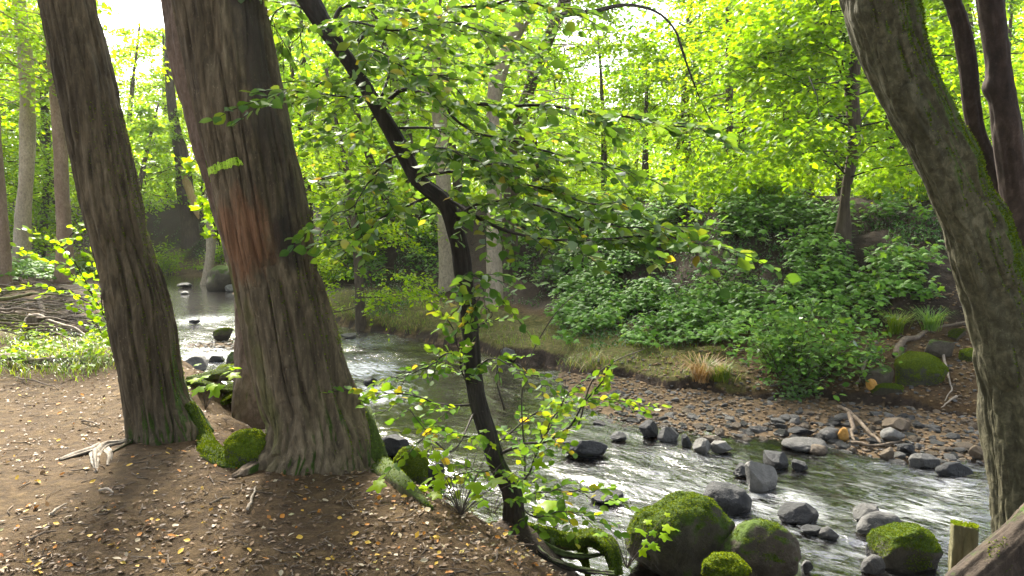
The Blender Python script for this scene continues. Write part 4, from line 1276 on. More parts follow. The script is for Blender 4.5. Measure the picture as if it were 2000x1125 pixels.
r = rng_(34)
nn = normal_at(P[:, 0], P[:, 1]) + r.normal(size=P.shape) * .45
ax = r.normal(size=P.shape); ax[:, 2] -= .4
V, Fc = leaves('quad', P + nn * .03 + np.stack([0 * P[:, 0], 0 * P[:, 0], r.random(len(P)) * .07], -1), ax, nn, .03 + .035 * r.random(len(P)))
add("ivy_foliage", make_mesh("ivy", V, Fc, M_IVY, True), None, kind="stuff", label="dark ivy carpet creeping over the far bank")

P = pick_ground(35, 700, [(-40, 455, 110, 560, 3), (110, 470, 330, 545, 2)], True)
V, Fc = leaves('maple', *herb(P, 36, .1, .5, 8, .13, 'maple', .2))
add("undergrowth", make_mesh("undergrowth", V, Fc, M_HERB, True), None, kind="stuff", label="leafy undergrowth on the wooded bank beyond the stick heap")

def stem_tubes(g, c, tips, r0=.0022):
    for t in tips:
        mid = (c + t) / 2 + np.array([0, 0, .02])
        g.put(*tube(resample(np.array([c, mid, t]), 5), np.linspace(r0, r0 * .4, 5), 4, False)[:2])

def seedling(px, py, label, seed, h=.35, k=10, size=.12, mat=M_HERB, kind='maple', spread=.22, d=None, name="maple_seedling", group=None):
    c = hit(px, py) if d is None else at(px, py, d)
    t = thing(name, label, "plant", c, group)
    pos, ax, nn, sz = herb(c[None], seed, h, h + 1e-6, k, size, kind, spread)
    g = Geo(); stem_tubes(g, c, pos[:, :3])
    add("stem", g.mesh("stem", TWIG), t)
    V, Fc = leaves(kind, pos, ax, nn, sz)
    add("foliage", make_mesh("foliage", V, Fc, mat, True), t)
    return t
M_HERBB = leaf_mat("herb_leaf_bright", [(0, G(.06, .15, .03)), (1, G(.11, .22, .045))], .4, gloss=0.4, rough=.6)
seedling(1400, 560, "broad palmate-leaved seedling at the foot of the far slope", 1, .4, 16, .15, M_HERBB)
seedling(1320, 600, "bright green maple seedling lowest on the leafy far slope", 2, .35, 14, .15, M_HERBB)
seedling(1480, 500, "pale-sheened maple seedling in the middle of the far slope", 3, .4, 16, .15)
seedling(1600, 520, "maple seedling just below the slim dark bank tree", 4, .35, 14, .15)
seedling(1560, 450, "maple seedling growing up-slope beside the slim dark bank tree", 5, .4, 16, .14)
seedling(1190, 540, "maple seedling with bright leaves behind the sapling's outer boughs", 6, .5, 18, .15, M_HERBB)
seedling(1700, 610, "small bright seedling above the grass tuft", 7, .25, 9, .12, M_HERBB)
seedling(1770, 570, "dense leafy plant on the bare brown slope near the leaning trunk", 8, .55, 46, .12, M_HERB, spread=.5, name="leafy_plant")
seedling(1000, 590, "small seedling at the foot of the pale trunk across the water", 9, .2, 6, .12, M_HERBB)
seedling(402, 800, "bright backlit maple seedling between the two big leaning trees", 10, .32, 12, .14, M_BRIGHT, spread=.18)
seedling(900, 1010, "backlit maple seedling under the black sapling", 11, .26, 30, .095, M_BRIGHT, spread=.32)
seedling(960, 1010, "pale maple seedling against the foot of the black sapling", 12, .22, 18, .11, M_BRIGHT, spread=.26)
seedling(1225, 1110, "maple seedling by the biggest mossy boulder", 13, .26, 18, .09, M_BRIGHT, spread=.22, d=4.2)
seedling(1085, 1040, "small bright maple seedling over the mossy hanging root", 14, .22, 8, .13, M_BRIGHT, spread=.18, d=4.35)

def bush(name, c, label, seed, rad, h, nst, leaf, mat, kind='beech', per=60, lean=(0, 0), cat="bush", group=None):
    r = rng_(seed)
    t = thing(name, label, cat, c, group)
    g = Geo(); lp, la, ln, lz = [], [], [], []
    for k in range(nst):
        az = r.random() * 6.28; rr = rad * math.sqrt(r.random())
        b = c + np.array([math.cos(az) * rr * .35, math.sin(az) * rr * .35 * .7, 0])
        b[2] = gz(b[0], b[1])
        tip = np.array([c[0] + math.cos(az) * rr + lean[0], c[1] + math.sin(az) * rr * .7 + lean[1], b[2] + h * (1.05 - .55 * (rr / rad) ** 2) * r.uniform(.6, 1)])
        P = resample(np.array([b, (b * .45 + tip * .55) + [0, 0, .12 * h], tip]), 12)
        g.put(*tube(P, np.linspace(.007, .0015, 12), 4, False)[:2])
        u = r.random(per) ** .7
        ii = (u * 10.99).astype(int)
        p = P[ii] + r.normal(size=(per, 3)) * (.10 * rad + .03)
        p[:, 2] = np.maximum(p[:, 2], c[2] - .25)
        lp.append(p)
        a = r.normal(size=(per, 3)); a[:, 2] = a[:, 2] * .4 - .15
        la.append(a)
        n = r.normal(size=(per, 3)) * .45; n[:, 2] += 1; ln.append(n)
        lz.append(leaf * (.6 + .7 * r.random(per)))
    add("stem", g.mesh("stem", TWIG), t)
    V, Fc = leaves(kind, np.concatenate(lp), np.concatenate(la), np.concatenate(ln), np.concatenate(lz))
    add("foliage", make_mesh("foliage", V, Fc, mat, True), t)
    return t
M_BUSH = leaf_mat("bush_leaf", [(0, G(.042, .115, .012)), (.5, G(.072, .175, .018)), (1, G(.125, .25, .028))], .4, gloss=0.2, rough=0.6)
bush("bush", hit(1560, 735), "dense small-leaved bush overhanging the far cut bank", 51, 1.0, .98, 44, .072, M_BUSH, per=66, lean=(0, -.28))
bush("bush", hit(1545, 775), "low leafy spray hanging over the gravel below the dense bush", 52, .35, .25, 12, .055, M_HERBB, per=30)
bush("bush", hit(1390, 600), "low spreading bush between ivy and maple seedlings", 53, .6, .4, 24, .05, M_BUSH, per=40)

def blades(seed, P, n, hmin, hmax, lean, w=.004, spread=.05):
    r = rng_(seed)
    i = r.integers(0, len(P), n)
    b = P[i] + np.stack([r.normal(size=n) * spread, r.normal(size=n) * spread, 0 * i], -1)
    az = r.random(n) * 6.28
    h = r.uniform(hmin, hmax, n)[:, None]
    dx = np.stack([np.cos(az), np.sin(az), 0 * az], -1)
    s = np.stack([-np.sin(az), np.cos(az), 0 * az], -1) * w
    up = np.array([0, 0, 1.0])
    p1 = b + up * h * .6 + dx * h * lean * .3
    p2 = b + up * h * .9 + dx * h * lean * .75
    p3 = b + up * h * (1.0 - lean * .25) + dx * h * lean * 1.15
    V = np.stack([b - s, b + s, p1 - s * .9, p1 + s * .9, p2 - s * .6, p2 + s * .6, p3], 1).reshape(-1, 3)
    o = (np.arange(n) * 7)[:, None]
    return V, [np.concatenate([np.array([[0, 1, 3, 2]]) + o, np.array([[2, 3, 5, 4]]) + o]), np.array([[4, 5, 6]]) + o]

def tuft(px, py, label, seed, n=160, h=(.15, .34), mat=M_GRASS, lean=.9):
    c = hit(px, py)
    V, Fc = blades(seed, c[None], n, h[0], h[1], lean, spread=.045)
    o = add("grass_tuft", make_mesh("grass_tuft", V - c, Fc, mat, True), None, c)
    o["label"] = label; o["category"] = "grass tuft"
    return o
tuft(1748, 652, "wider grass tuft on the bare far slope above the mossy boulder", 61, 200)
tuft(1814, 648, "rounded brighter grass tuft nearer the leaning trunk", 62, 150, mat=leaf_mat("bright_grass", [(0, G(.09, .2, .04)), (1, G(.16, .27, .07))], .4, gloss=.04))
tuft(1405, 745, "green grass tuft hanging over the far cut bank", 63, 160, h=(.12, .3))
tuft(1372, 755, "tuft of dead straw-coloured grass hanging over the far cut bank", 64, 220, h=(.15, .36), mat=M_STRAW, lean=1.3)
P = pick_ground(65, 900, [(660, 560, 840, 640, 3), (1000, 640, 1400, 740, 4), (860, 620, 1000, 700, 1)])
V, Fc = blades(66, P, 2600, .03, .10, .8, .003, .06)
add("grass", make_mesh("grass", V, Fc, M_GRASS, True), None, kind="stuff", label="sparse short grass on the mossy far terrace")
r = rng_(166)
seg = RB[6:16]
tt = r.random(700) * (len(seg) - 1.001); ii = tt.astype(int); ff = (tt - ii)[:, None]
L0 = seg[ii] * (1 - ff) + seg[ii + 1] * ff
L0 = L0 + r.normal(size=L0.shape) * .05 + np.array([.03, .12])
zz, _, sr_, _ = terrain(L0[:, 0], L0[:, 1])
Pl = np.column_stack([L0, zz])[(sr_ > .05) & (noise(np.column_stack([L0 * 1.5, 0 * zz]), 71) > -.1)]
V, Fc = blades(67, Pl, 700, .05, .15, 1.3, .003, .05)
add("grass", make_mesh("grass", V, Fc, M_GRASS, True), None, kind="stuff", label="grass hanging over the lip of the far bank")
V, Fc = blades(69, Pl, 160, .06, .18, 1.5, .003, .05)
add("grass", make_mesh("grass", V, Fc, M_STRAW, True), None, kind="stuff", label="dry grass hanging over the lip of the far bank")
r = rng_(67)
P = np.array([hit(r.uniform(0, 235), r.uniform(655, 735)) for _ in range(260)])
V, Fc = blades(68, P, 1500, .04, .13, .9, .0035, .13)
add("grass", make_mesh("grass", V, Fc, M_GRASS, True), None, kind="stuff", label="fresh green grass along the near bank beyond the path")
pos = P[r.integers(0, len(P), 70)]
V, Fc = leaves('round', *herb(pos, 69, .05, .18, 7, .045, 'round', .12))
add("undergrowth", make_mesh("undergrowth", V, Fc, M_BRIGHT, True), None, kind="stuff", label="bright low leaves mixed in the near bank grass")

# ------------------------------------------------------------------ woodland trees
def crown_geo(seed, foot, tip, h0, lmax, nb, T, K, leaf, droop=.35, rise=.25, az_bias=None, tilt=.6, bottom=.75, tw=1.0):
    """boughs along the line foot->tip from height fraction h0; -> limb tubes, leaf arrays"""
    r = rng_(seed)
    i = np.arange(nb)
    f = h0 + (1 - h0) * ((i + .3) / nb) ** .9
    az = i * 2.39996 + r.normal(size=nb) * .5
    rise = rise + r.normal(size=nb) * .22; droop = droop + r.normal(size=nb) * .15
    if az_bias is not None:
        m = r.random(nb) < az_bias[1]
        az = np.where(m, az_bias[0] + r.normal(size=nb) * .55, az)
    prof = np.clip(bottom + (1 - bottom) * (f - h0) / (.35 * (1 - h0)), 0, 1) * np.clip((1.08 - f) / .5, .12, 1)
    L = lmax * prof * r.uniform(.65, 1.1, nb)
    S = foot + (tip - foot) * f[:, None]
    D = np.stack([np.cos(az), np.sin(az), 0 * az], -1)
    def bough(t):                                  # (nb, m, 3)
        t = np.asarray(t)
        return S[:, None] + D[:, None] * (L[:, None] * t)[..., None] + np.array([0, 0, 1.0]) * (L[:, None] * (rise[:, None] * t - droop[:, None] * t * t))[..., None]
    tubes = []
    tt = np.linspace(0, 1, 6)
    B = bough(np.broadcast_to(tt, (nb, 6)))
    for k in range(nb):
        wv = r.normal(size=(6, 3)) * .05 * L[k] * np.array([0, .4, .8, 1, 1, .6])[:, None]
        tubes.append((resample(B[k] + wv, 12), np.linspace(.005 + .0055 * L[k], .0025, 12)))
    t = np.broadcast_to(.15 + .85 * (np.arange(T) + .5) / T, (nb, T)) + r.normal(size=(nb, T)) * .02
    P = bough(t)
    sg = np.where(np.arange(T) % 2, 1.0, -1.0)[None, :, None]
    side = np.stack([-D[:, 1], D[:, 0], 0 * az], -1)[:, None]
    td = unit(D[:, None] * .75 + side * sg * .85 + r.normal(size=(nb, T, 3)) * .22 - np.array([0, 0, .12]))
    tl = (L[:, None] * (.42 - .25 * t) + .22) * r.uniform(.7, 1.2, (nb, T)) * tw
    u = (np.arange(K) + .5) / K
    pos = P[:, :, None] + td[:, :, None] * (tl[..., None] * u)[..., None] - np.array([0, 0, 1.0]) * (.3 * tl[..., None] * u ** 2)[..., None]
    pos = pos + r.normal(size=pos.shape) * leaf * .45
    ks = np.where(np.arange(K) % 2, 1.0, -1.0)[None, None, :, None]
    pd = np.cross(td, np.array([0, 0, 1.0]))[:, :, None]
    ax = td[:, :, None] * .6 + pd * ks * .8 + r.normal(size=pos.shape) * .35 - np.array([0, 0, .25])
    nn = r.normal(size=pos.shape) * tilt + np.array([0, 0, 1.0])
    sz = leaf * (.65 + .7 * r.random(pos.shape[:3]))
    kk = noise(pos.reshape(-1, 3) * 1.1, seed + 50) > -.2
    return tubes, pos.reshape(-1, 3)[kk], ax.reshape(-1, 3)[kk], nn.reshape(-1, 3)[kk], sz.ravel()[kk]

BARK_PALE = bark_mat("bark_pale", (.16, .13, .095), (.34, .28, .21), (.48, .41, .32), bump=0.3, stretch=.6)
BARK_PINK = bark_mat("bark_pinkish", (.12, .075, .05), (.24, .165, .115), (.34, .25, .18), bump=0.3, stretch=.6)
BARK_WOOD = bark_mat("bark_wood", (.03, .022, .015), (.07, .052, .036), (.12, .095, .07), bump=0.4)

def wood_tree(name, label, rows, d, bark, up, crown=None, mat=M_WOOD, group=None, seg=28, cat="tree", base_px=None):
    if base_px is not None:
        c = hit(*base_px); d = c[1]
    PRt = px_path(rows, d, up=up, step=.06, sink=.4)
    b = PRt[0][:3].copy()
    b2 = PRt[8][:3] if len(PRt) > 8 else b
    t = thing(name, label, cat, (b2[0], b2[1], gz(b2[0], b2[1])), group)
    g = Geo()
    V, Fc, _ = tube(PRt[:, :3], PRt[:, 3], seg, True, bark_disp(.006, 14, 3, int(b[0] * 37) % 900, flares=[(-20, 30, .08, .3), (-160, 30, .08, .3), (90, 30, .06, .3)], lump=.03))
    g.put(V, Fc)
    if crown:
        kw = dict(crown); seed = kw.pop('seed')
        tb, lp, la, ln, lz = crown_geo(seed, PRt[0][:3], PRt[-1][:3], **kw)
        for tp, tr in tb:
            g.put(*tube(tp, tr, 5, False)[:2])
    add("trunk", g.mesh("trunk", bark), t)
    if crown:
        V, Fc = leaves('quad', lp, la, ln, lz)
        add("crown", make_mesh("crown", V, Fc, mat, True), t)
    return t, PRt

# pale trunks beyond the stick heap
wood_tree("tree", "pale tall trunk with a dark side branch, left of the dark leaning tree", [(528, 24, 56), (440, 30, 60), (394, 33, 61), (350, 37, 65), (262, 40, 68), (131, 38, 65), (0, 25, 50)], 18.5, BARK_PALE, 2.5, dict(seed=1, h0=.45, lmax=3.4, nb=30, T=14, K=14, leaf=.12), M_BRIGHT)
b = bpy.context.scene.objects["trunk"]
wood_tree("tree", "straight pinkish pale trunk just beside the dark leaning tree", [(520, 112, 142), (440, 112, 138), (394, 110, 135), (262, 104, 130), (131, 94, 118), (60, 88, 110)], 17.5, BARK_PINK, 2.5, dict(seed=2, h0=.5, lmax=3.2, nb=28, T=14, K=14, leaf=.12), M_BRIGHT)
wood_tree("tree", "brown trunk half cut off by the picture edge beyond the near grass", [(535, -22, 20), (440, -18, 14), (394, -20, 10), (200, -30, -4), (0, -40, -14)], 16.0, BARK_PINK, 5, dict(seed=3, h0=.4, lmax=3.0, nb=30, T=14, K=14, leaf=.12), M_WOOD)
# pale trunk and its dark twin across the stream
wood_tree("tree", "pale grey trunk on the far terrace behind the black sapling", [(600, 948, 982), (500, 950, 980), (394, 951, 981), (300, 951, 980), (200, 951, 979), (150, 955, 990), (80, 985, 1015), (0, 1028, 1060)], 12.2, BARK_PALE, 1.6, dict(seed=4, h0=.55, lmax=2.6, nb=30, T=15, K=14, leaf=.09), M_WOOD, base_px=(965, 598))
T_DARK = wood_tree("tree", "dark trunk leaning away right behind the pale grey trunk", [(520, 980, 1012), (394, 982, 1014), (300, 990, 1022), (200, 1012, 1040), (131, 1035, 1062), (0, 1090, 1118)], 13.2, BARK_WOOD, 1.6, dict(seed=5, h0=.5, lmax=2.6, nb=30, T=15, K=14, leaf=.09), M_WOODC, base_px=(996, 528))
tb_, _ = T_DARK
g = Geo()
for pts, r0 in (([(1095, 30, 13.0), (1160, 22, 12.7), (1230, 10, 12.5), (1290, 28, 12.4), (1322, 66, 12.3), (1336, 112, 12.3)], .045), ([(1322, 66, 12.3), (1350, 150, 12.2), (1368, 195, 12.2), (1392, 242, 12.2)], .022)):
    Pb = resample(np.array([at(*p) for p in pts]), 30)
    g.put(*tube(Pb, np.linspace(r0, r0 * .3, 30), 7, False, bark_disp(.002, 60, 8, 17, lump=.01))[:2])
add("branch", g.mesh("branch", BARK_DARK), tb_)
wood_tree("tree", "faint grey trunk seen through the sapling's leaves beside the black bend", [(560, 858, 888), (394, 852, 884), (262, 846, 876), (131, 838, 866), (0, 826, 852)], 15.0, BARK_PALE, 1.6, dict(seed=6, h0=.45, lmax=2.6, nb=30, T=15, K=14, leaf=.09), M_WOOD, base_px=(873, 566))
wood_tree("tree", "thin brown leaning stem between painted tree and black sapling", [(450, 765, 782), (380, 742, 758), (330, 722, 738), (260, 700, 714), (100, 668, 680), (0, 655, 665)], 12.5, BARK_WOOD, 3, dict(seed=7, h0=.35, lmax=2.4, nb=26, T=14, K=12, leaf=.085), M_BRIGHT, base_px=(774, 456))
# slim bank tree with drooping side boughs
T_BANK, PRb = wood_tree("tree", "slim dark tree on the far bank with long drooping boughs", [(482, 1624, 1660), (430, 1634, 1662), (394, 1640, 1660), (330, 1652, 1672), (262, 1658, 1682), (200, 1652, 1678), (165, 1650, 1678), (120, 1660, 1680), (80, 1664, 1682), (0, 1668, 1684)], 12.3, BARK_WOOD, .9, None, base_px=(1642, 486))
g = Geo(); tb, lp, la, ln, lz = crown_geo(8, PRb[0][:3], PRb[-1][:3], h0=.28, lmax=3.3, nb=56, T=22, K=18, leaf=.10, droop=.5, rise=.35, az_bias=(math.pi * 1.05, .55), tilt=.55)
for tp, tr in tb:
    g.put(*tube(tp, tr * .8, 5, False)[:2])
add("branch", g.mesh("branch", BARK_DARK), T_BANK)
V, Fc = leaves('quad', lp, la, ln, lz)
add("crown", make_mesh("crown", V, Fc, M_WOOD, True), T_BANK)

# broken dead tree on the far bank upstream, and the mossy stub beside the pool
t, PRd = wood_tree("dead_tree", "broken dead tree with torn pale wood on the dark upstream bank", [(490, 356, 396), (420, 350, 384), (360, 344, 376), (300, 340, 368), (252, 332, 352), (180, 324, 342), (100, 322, 338), (20, 326, 340)], 22.0, BARK_WOOD, 1.0, base_px=(374, 484), cat="dead tree")
TD = PRd[10][1] - .3
g = Geo()
a0, a1 = at(352, 325, TD), at(388, 428, TD)
PT = resample(np.array([a0, (a0 + a1) / 2 + [.03, 0, 0], a1]), 30)
g.put(*tube(PT, np.interp(np.linspace(0, 1, 30), [0, .3, .8, 1], [.03, .13, .15, .02]), 14, True, bark_disp(.02, 20, 1.2, 811, lump=.03))[:2])
add("torn_wood", g.mesh("torn_wood", bark_mat("torn_wood", (.25, .15, .06), (.48, .33, .16), (.65, .5, .3), bump=.5, stretch=.08)), t)
wood_tree("tree_stub", "short greyish trunk stub standing beside the brown pool", [(545, 396, 416), (500, 402, 420), (450, 404, 424), (390, 400, 424), (300, 396, 418), (200, 386, 408)], 21.0, BARK_PALE, 1.0, cat="stump")

# repeating woodland trees: five kinds, copied
def kind_tree(seed, H, lmax, nb, leaf, mat, h0):
    r = rng_(seed)
    tip = np.array([r.normal() * .5, r.normal() * .5, H])
    P = resample(np.array([[0, 0, -.4], tip * .4 + np.array([r.normal() * .15, r.normal() * .15, 0]), tip]), 30)
    g = Geo(); g.put(*tube(P, np.linspace(.15, .03, 30), 12, True, bark_disp(.006, 14, 3, seed, lump=.03, flares=[(0, 40, .06, .3), (120, 40, .06, .3), (240, 40, .06, .3)]))[:2])
    tb, lp, la, ln, lz = crown_geo(seed, np.zeros(3), tip, h0=h0, lmax=lmax, nb=nb, T=17, K=16, leaf=leaf)
    for tp, tr in tb:
        g.put(*tube(tp, tr, 4, False)[:2])
    V, Fc = leaves('quad', lp, la, ln, lz)
    return g.mesh("trunk", BARK_WOOD), make_mesh("crown", V, Fc, mat, True)
KINDS = [kind_tree(21, 8.5, 3.3, 46, .12, M_WOOD, .12), kind_tree(22, 7.5, 3.0, 44, .12, M_BRIGHT, .10), kind_tree(23, 9.5, 3.6, 50, .13, M_WOODC, .15),
         kind_tree(24, 6.5, 2.8, 40, .11, M_BRIGHT, .08), kind_tree(25, 10.5, 3.6, 54, .13, M_WOOD, .2),
         kind_tree(26, 6.0, 2.9, 30, .15, M_LAYER, .36), kind_tree(27, 6.5, 3.0, 30, .16, M_WOOD, .36)]
def copy_tree(k, x, y, s, rot, label, group):
    t = thing("tree", label, "tree", (x, y, gz(x, y)), group)
    t.rotation_euler = (0, 0, rot); t.scale = (s, s, s)
    for nm, me in zip(("trunk", "crown"), KINDS[k]):
        o = bpy.data.objects.new(nm, me); COL.objects.link(o); o.parent = t
SPOTS = [  # px, distance, kind, scale
    (700, 13.5, 3, 1.0), (1260, 19, 5, 1.1), (1440, 20, 5, 1.2), (820, 18, 5, 1.0), (1350, 22, 6, 1.1), (1580, 21, 5, 1.2), (600, 17, 6, 1.0), (250, 24, 5, 1.2), (1760, 15.5, 5, 1.0), (1420, 17, 3, .95), (1560, 18.5, 1, 1.0), (1750, 17, 0, .9), (1900, 19, 3, 1.1), (1300, 21, 1, .85), (1180, 20, 3, .9), (1640, 24, 0, 1.0), (1480, 26, 2, 1.0),
    (1050, 22, 0, .95), (900, 20, 1, 1.0), (760, 22, 3, 1.0), (640, 21, 0, 1.0), (1780, 27, 1, 1.2), (1960, 26, 2, 1.1), (2080, 20, 0, 1.1), (1130, 30, 3, 1.0), (1360, 32, 2, .85),
    (960, 30, 4, 1.0), (800, 31, 2, 1.0), (680, 29, 1, 1.2), (560, 31, 0, 1.2), (480, 30, 1, 1.1), (400, 29, 3, 1.1), (330, 33, 3, 1.2), (255, 31, 3, 1.2), (200, 29, 1, 1.2), (140, 25, 0, 1.0), (60, 24, 1, 1.1),
    (-20, 22, 3, 1.3), (-120, 21, 0, 1.2), (100, 33, 2, 1.2), (0, 32, 4, 1.1), (-150, 31, 2, 1.2), (2200, 25, 4, 1.1), (1660, 35, 4, 1.0), (1860, 36, 2, 1.2), (1520, 38, 0, 1.2), (1000, 40, 2, 1.1), (860, 41, 4, 1.1), (720, 40, 0, 1.2), (560, 42, 4, 1.2), (160, 42, 4, 1.2), (1240, 42, 3, 1.0)]
r = rng_(99)
HK = [8.5, 7.5, 9.5, 6.5, 10.5, 6.0, 6.5]
for px, dd, k, s in SPOTS:
    p = at(px, 390, dd)
    s = min(s, ((.185 if 1080 < px < 1340 else .21 if 190 < px < 340 else .30) * dd + .6) / HK[k])
    where = "left of the dark leaning tree" if px < 180 else "between the two big leaning trees, upstream" if px < 460 else "behind the sapling, across the stream" if px < 1120 else "beyond the far slope's top edge"
    kd = ["mid-green", "bright yellow-green", "darker green", "low bright yellow-green", "tall mid-green", "large-leaved fresh green", "large-leaved deep green"][k]
    copy_tree(k, p[0], p[1], s, r.random() * 6.28, f"{kd} leafy woodland tree {where}", f"{kd} woodland trees {where}")

# bright shrubs along the top of the far slope
SHB = [(1230, 396), (1310, 390), (1385, 394), (1470, 392), (1550, 390), (1720, 392), (1790, 394), (1150, 415), (1080, 430), (800, 430), (730, 415), (660, 420), (760, 460), (690, 480), (640, 500), (860, 430), (310, 400), (420, 415), (20, 470), (85, 450), (165, 455), (215, 470), (270, 440), (700, 530), (640, 550)]
for k, (px, py) in enumerate(SHB):
    c = hit(px, py, dmax=24)
    where = "on the top edge of the far slope" if px > 1000 else "on the far slope between painted tree and sapling" if px > 500 else "on the dark upstream bank" if px > 280 else "among the pale trunks upstream"
    bush("shrub", c, f"bright leafy shrub {where}", 300 + k, .65 + .45 * ((k * 7) % 5) / 4, .5 + .7 * ((k * 3) % 7) / 6, 26, .095, ((M_BRIGHT, M_LAYER)[k % 2] if px > 1000 else (M_BRIGHT, M_LAYER, M_WOOD, M_WOODC)[k % 4]), 'quad', 46, group=f"shrubs {where}")

# far wood closing the view
r = rng_(123)
n = 330000
ang = r.uniform(-.85, .85, n); dist = np.where(r.random(n) < .35, r.uniform(31, 45, n), r.uniform(46, 75, n))
hgt = np.where(dist < 45, 8.5, 15) * r.random(n) ** 1.15
p = np.stack([np.sin(ang) * dist, np.cos(ang) * dist, hgt + 2.2], -1)
keep = (noise(p * .22, 8) + .42 - hgt * np.where(dist < 45, .055, .034) > 0) & (hgt < dist * np.where((ang > .05) & (ang < .24), .12, np.where((ang > -.55) & (ang < -.42), .10, 1)))
p = p[keep]
a = r.normal(size=p.shape); a[:, 2] -= .3
nn = r.normal(size=p.shape) * .8; nn[:, 2] += 1
V, Fc = leaves('quad', p, a, nn, np.where(dist[keep] < 45, .22, .36) * (.6 + .7 * r.random(len(p))))
add("far_woods", make_mesh("far_woods", V, Fc, M_BRIGHT, True), None, kind="stuff", label="distant wood closing the view behind the trees")

# ------------------------------------------------------------------ bright sapling with round leaves by the stick heap
t6 = thing("young_beech", "backlit young tree with round yellow-green leaves beside the dark leaning tree", "tree", hit(232, 690))
dd = hit(232, 690)[1]
for k, pts in enumerate([[(236, 690, dd), (205, 620, dd), (175, 570, dd - .05), (120, 520, dd - .1), (50, 490, dd - .2)], [(180, 575, dd), (150, 520, dd), (110, 475, dd - .1), (70, 455, dd - .2)],
                         [(190, 600, dd), (130, 570, dd - .1), (80, 560, dd - .2), (30, 560, dd - .3)], [(200, 610, dd), (195, 540, dd - .1), (190, 500, dd - .1)], [(230, 680, dd), (190, 640, dd - .1), (165, 600, dd - .15)],
                         [(110, 480, dd), (150, 450, dd - .05), (160, 440, dd - .1)], [(220, 650, dd), (205, 580, dd - .05), (200, 530, dd - .1)]]):
    branch(t6, pts, .007, .002, 700 + k, M_BRIGHT, 'round', gap=.07, leaf=.062, lgap=.036, tl=(.12, .3), tilt=.9)
t7 = thing("young_maple", "bright young maple leaning out behind the painted tree's edge", "tree", hit(430, 560))
for k, pts in enumerate([[(425, 470, 8.0), (415, 430, 8.0), (405, 395, 8.0), (400, 370, 8)], [(430, 480, 8), (420, 440, 7.9), (410, 400, 7.9)], [(440, 480, 8.2), (430, 440, 8.2), (395, 410, 8.2)], [(400, 330, 8.2), (392, 325, 8.1), (380, 322, 8.1)]]):
    branch(t7, pts, .008, .003, 720 + k, M_BRIGHT, 'maple', gap=.06, leaf=.12, lgap=.09, tl=(.08, .2), tilt=.7)

# ------------------------------------------------------------------ sticks, heap, roots on the bank
STK = [bark_mat("stick_bark", (.05, .036, .024), (.13, .10, .07), (.26, .21, .16), bump=.4), bark_mat("stick_pale", (.14, .11, .08), (.30, .25, .19), (.45, .40, .33), bump=.4), bark_mat("stick_moss", (.03, .03, .012), (.08, .085, .02), (.14, .15, .03), bump=.4)]
def stick(P, r0, r1, mat, label, group=None, cat="stick", name="stick", seed=1):
    P = np.array(P, float)
    Q = resample(P, 24)
    L = np.linalg.norm(P[-1] - P[0])
    Q = Q + .02 * L * np.stack([noise(np.stack([np.arange(24) * .3, np.full(24, c * 5.0), np.full(24, seed * 3.3)], -1), seed) for c in range(3)], -1)
    V, Fc, _ = tube(Q, np.linspace(r0, r1, 24), 7, True, bark_disp(r0 * .15, 60, 8, seed, lump=r0 * .2))
    c = Q[0]
    o = add(name, make_mesh(name, V - c, Fc, mat), None, c)
    o["label"] = label; o["category"] = cat
    if group: o["group"] = group
    return o
r = rng_(55)
for k in range(110):
    px, py = r.uniform(-20, 190), r.uniform(585, 668)
    c = hit(max(0, min(px, 195)), py)
    az = r.normal() * .5 - .25
    L = r.uniform(.5, 1.6)
    dv = np.array([math.cos(az), math.sin(az) * 1.2, r.normal() * .12]) * L / 2
    c = c + [0, 0, r.uniform(.04, .6) * (1 - abs(px - 80) / 160)]
    kk = [0, 0, 2, 0, 1, 0, 2, 0][k % 8]
    stick([c - dv, c + [0, 0, .03], c + dv], r.uniform(.007, .024), .004, STK[kk], ["brown stick in the heap on the near bank", "pale bleached stick in the heap on the near bank", "mossy stick in the heap on the near bank"][kk], ["brown sticks in the heap", "pale sticks in the heap", "mossy sticks in the heap"][kk], seed=k)
stick([hit(-15, 702) + [0, 0, .04], hit(60, 716) + [0, 0, .06], hit(110, 716) + [0, 0, .05], hit(168, 714) + [0, 0, .03]], .04, .025, STK[0], "dark branch lying along the grass edge of the path", cat="branch", name="fallen_branch", seed=70)
stick([hit(90, 620) + [0, 0, .3], hit(75, 640) + [0, 0, .25], hit(70, 660) + [0, 0, .1]], .05, .06, STK[0], "short rotten stub leaning in the stick heap", cat="stub", name="stub", seed=71)
stick([hit(1640, 815) + [0, 0, .12], hit(1664, 832) + [0, 0, .1], hit(1692, 852) + [0, 0, .08], hit(1722, 876) + [0, 0, .04]], .028, .014, STK[0], "crooked weathered branch lying across the gravel bar", cat="branch", name="fallen_branch", seed=72)
stick([hit(1657, 822) + [0, 0, .1], hit(1662, 846) + [0, 0, .09], hit(1667, 872) + [0, 0, .04]], .03, .015, STK[0], "short weathered branch leaning beside the crooked one on gravel", cat="branch", name="fallen_branch", seed=73)
stick([hit(1660, 872) + [0, 0, .03], hit(1700, 878) + [0, 0, .04], hit(1762, 868) + [0, 0, .03]], .018, .01, STK[0], "thin dark stick lying flat at the gravel edge", seed=74)
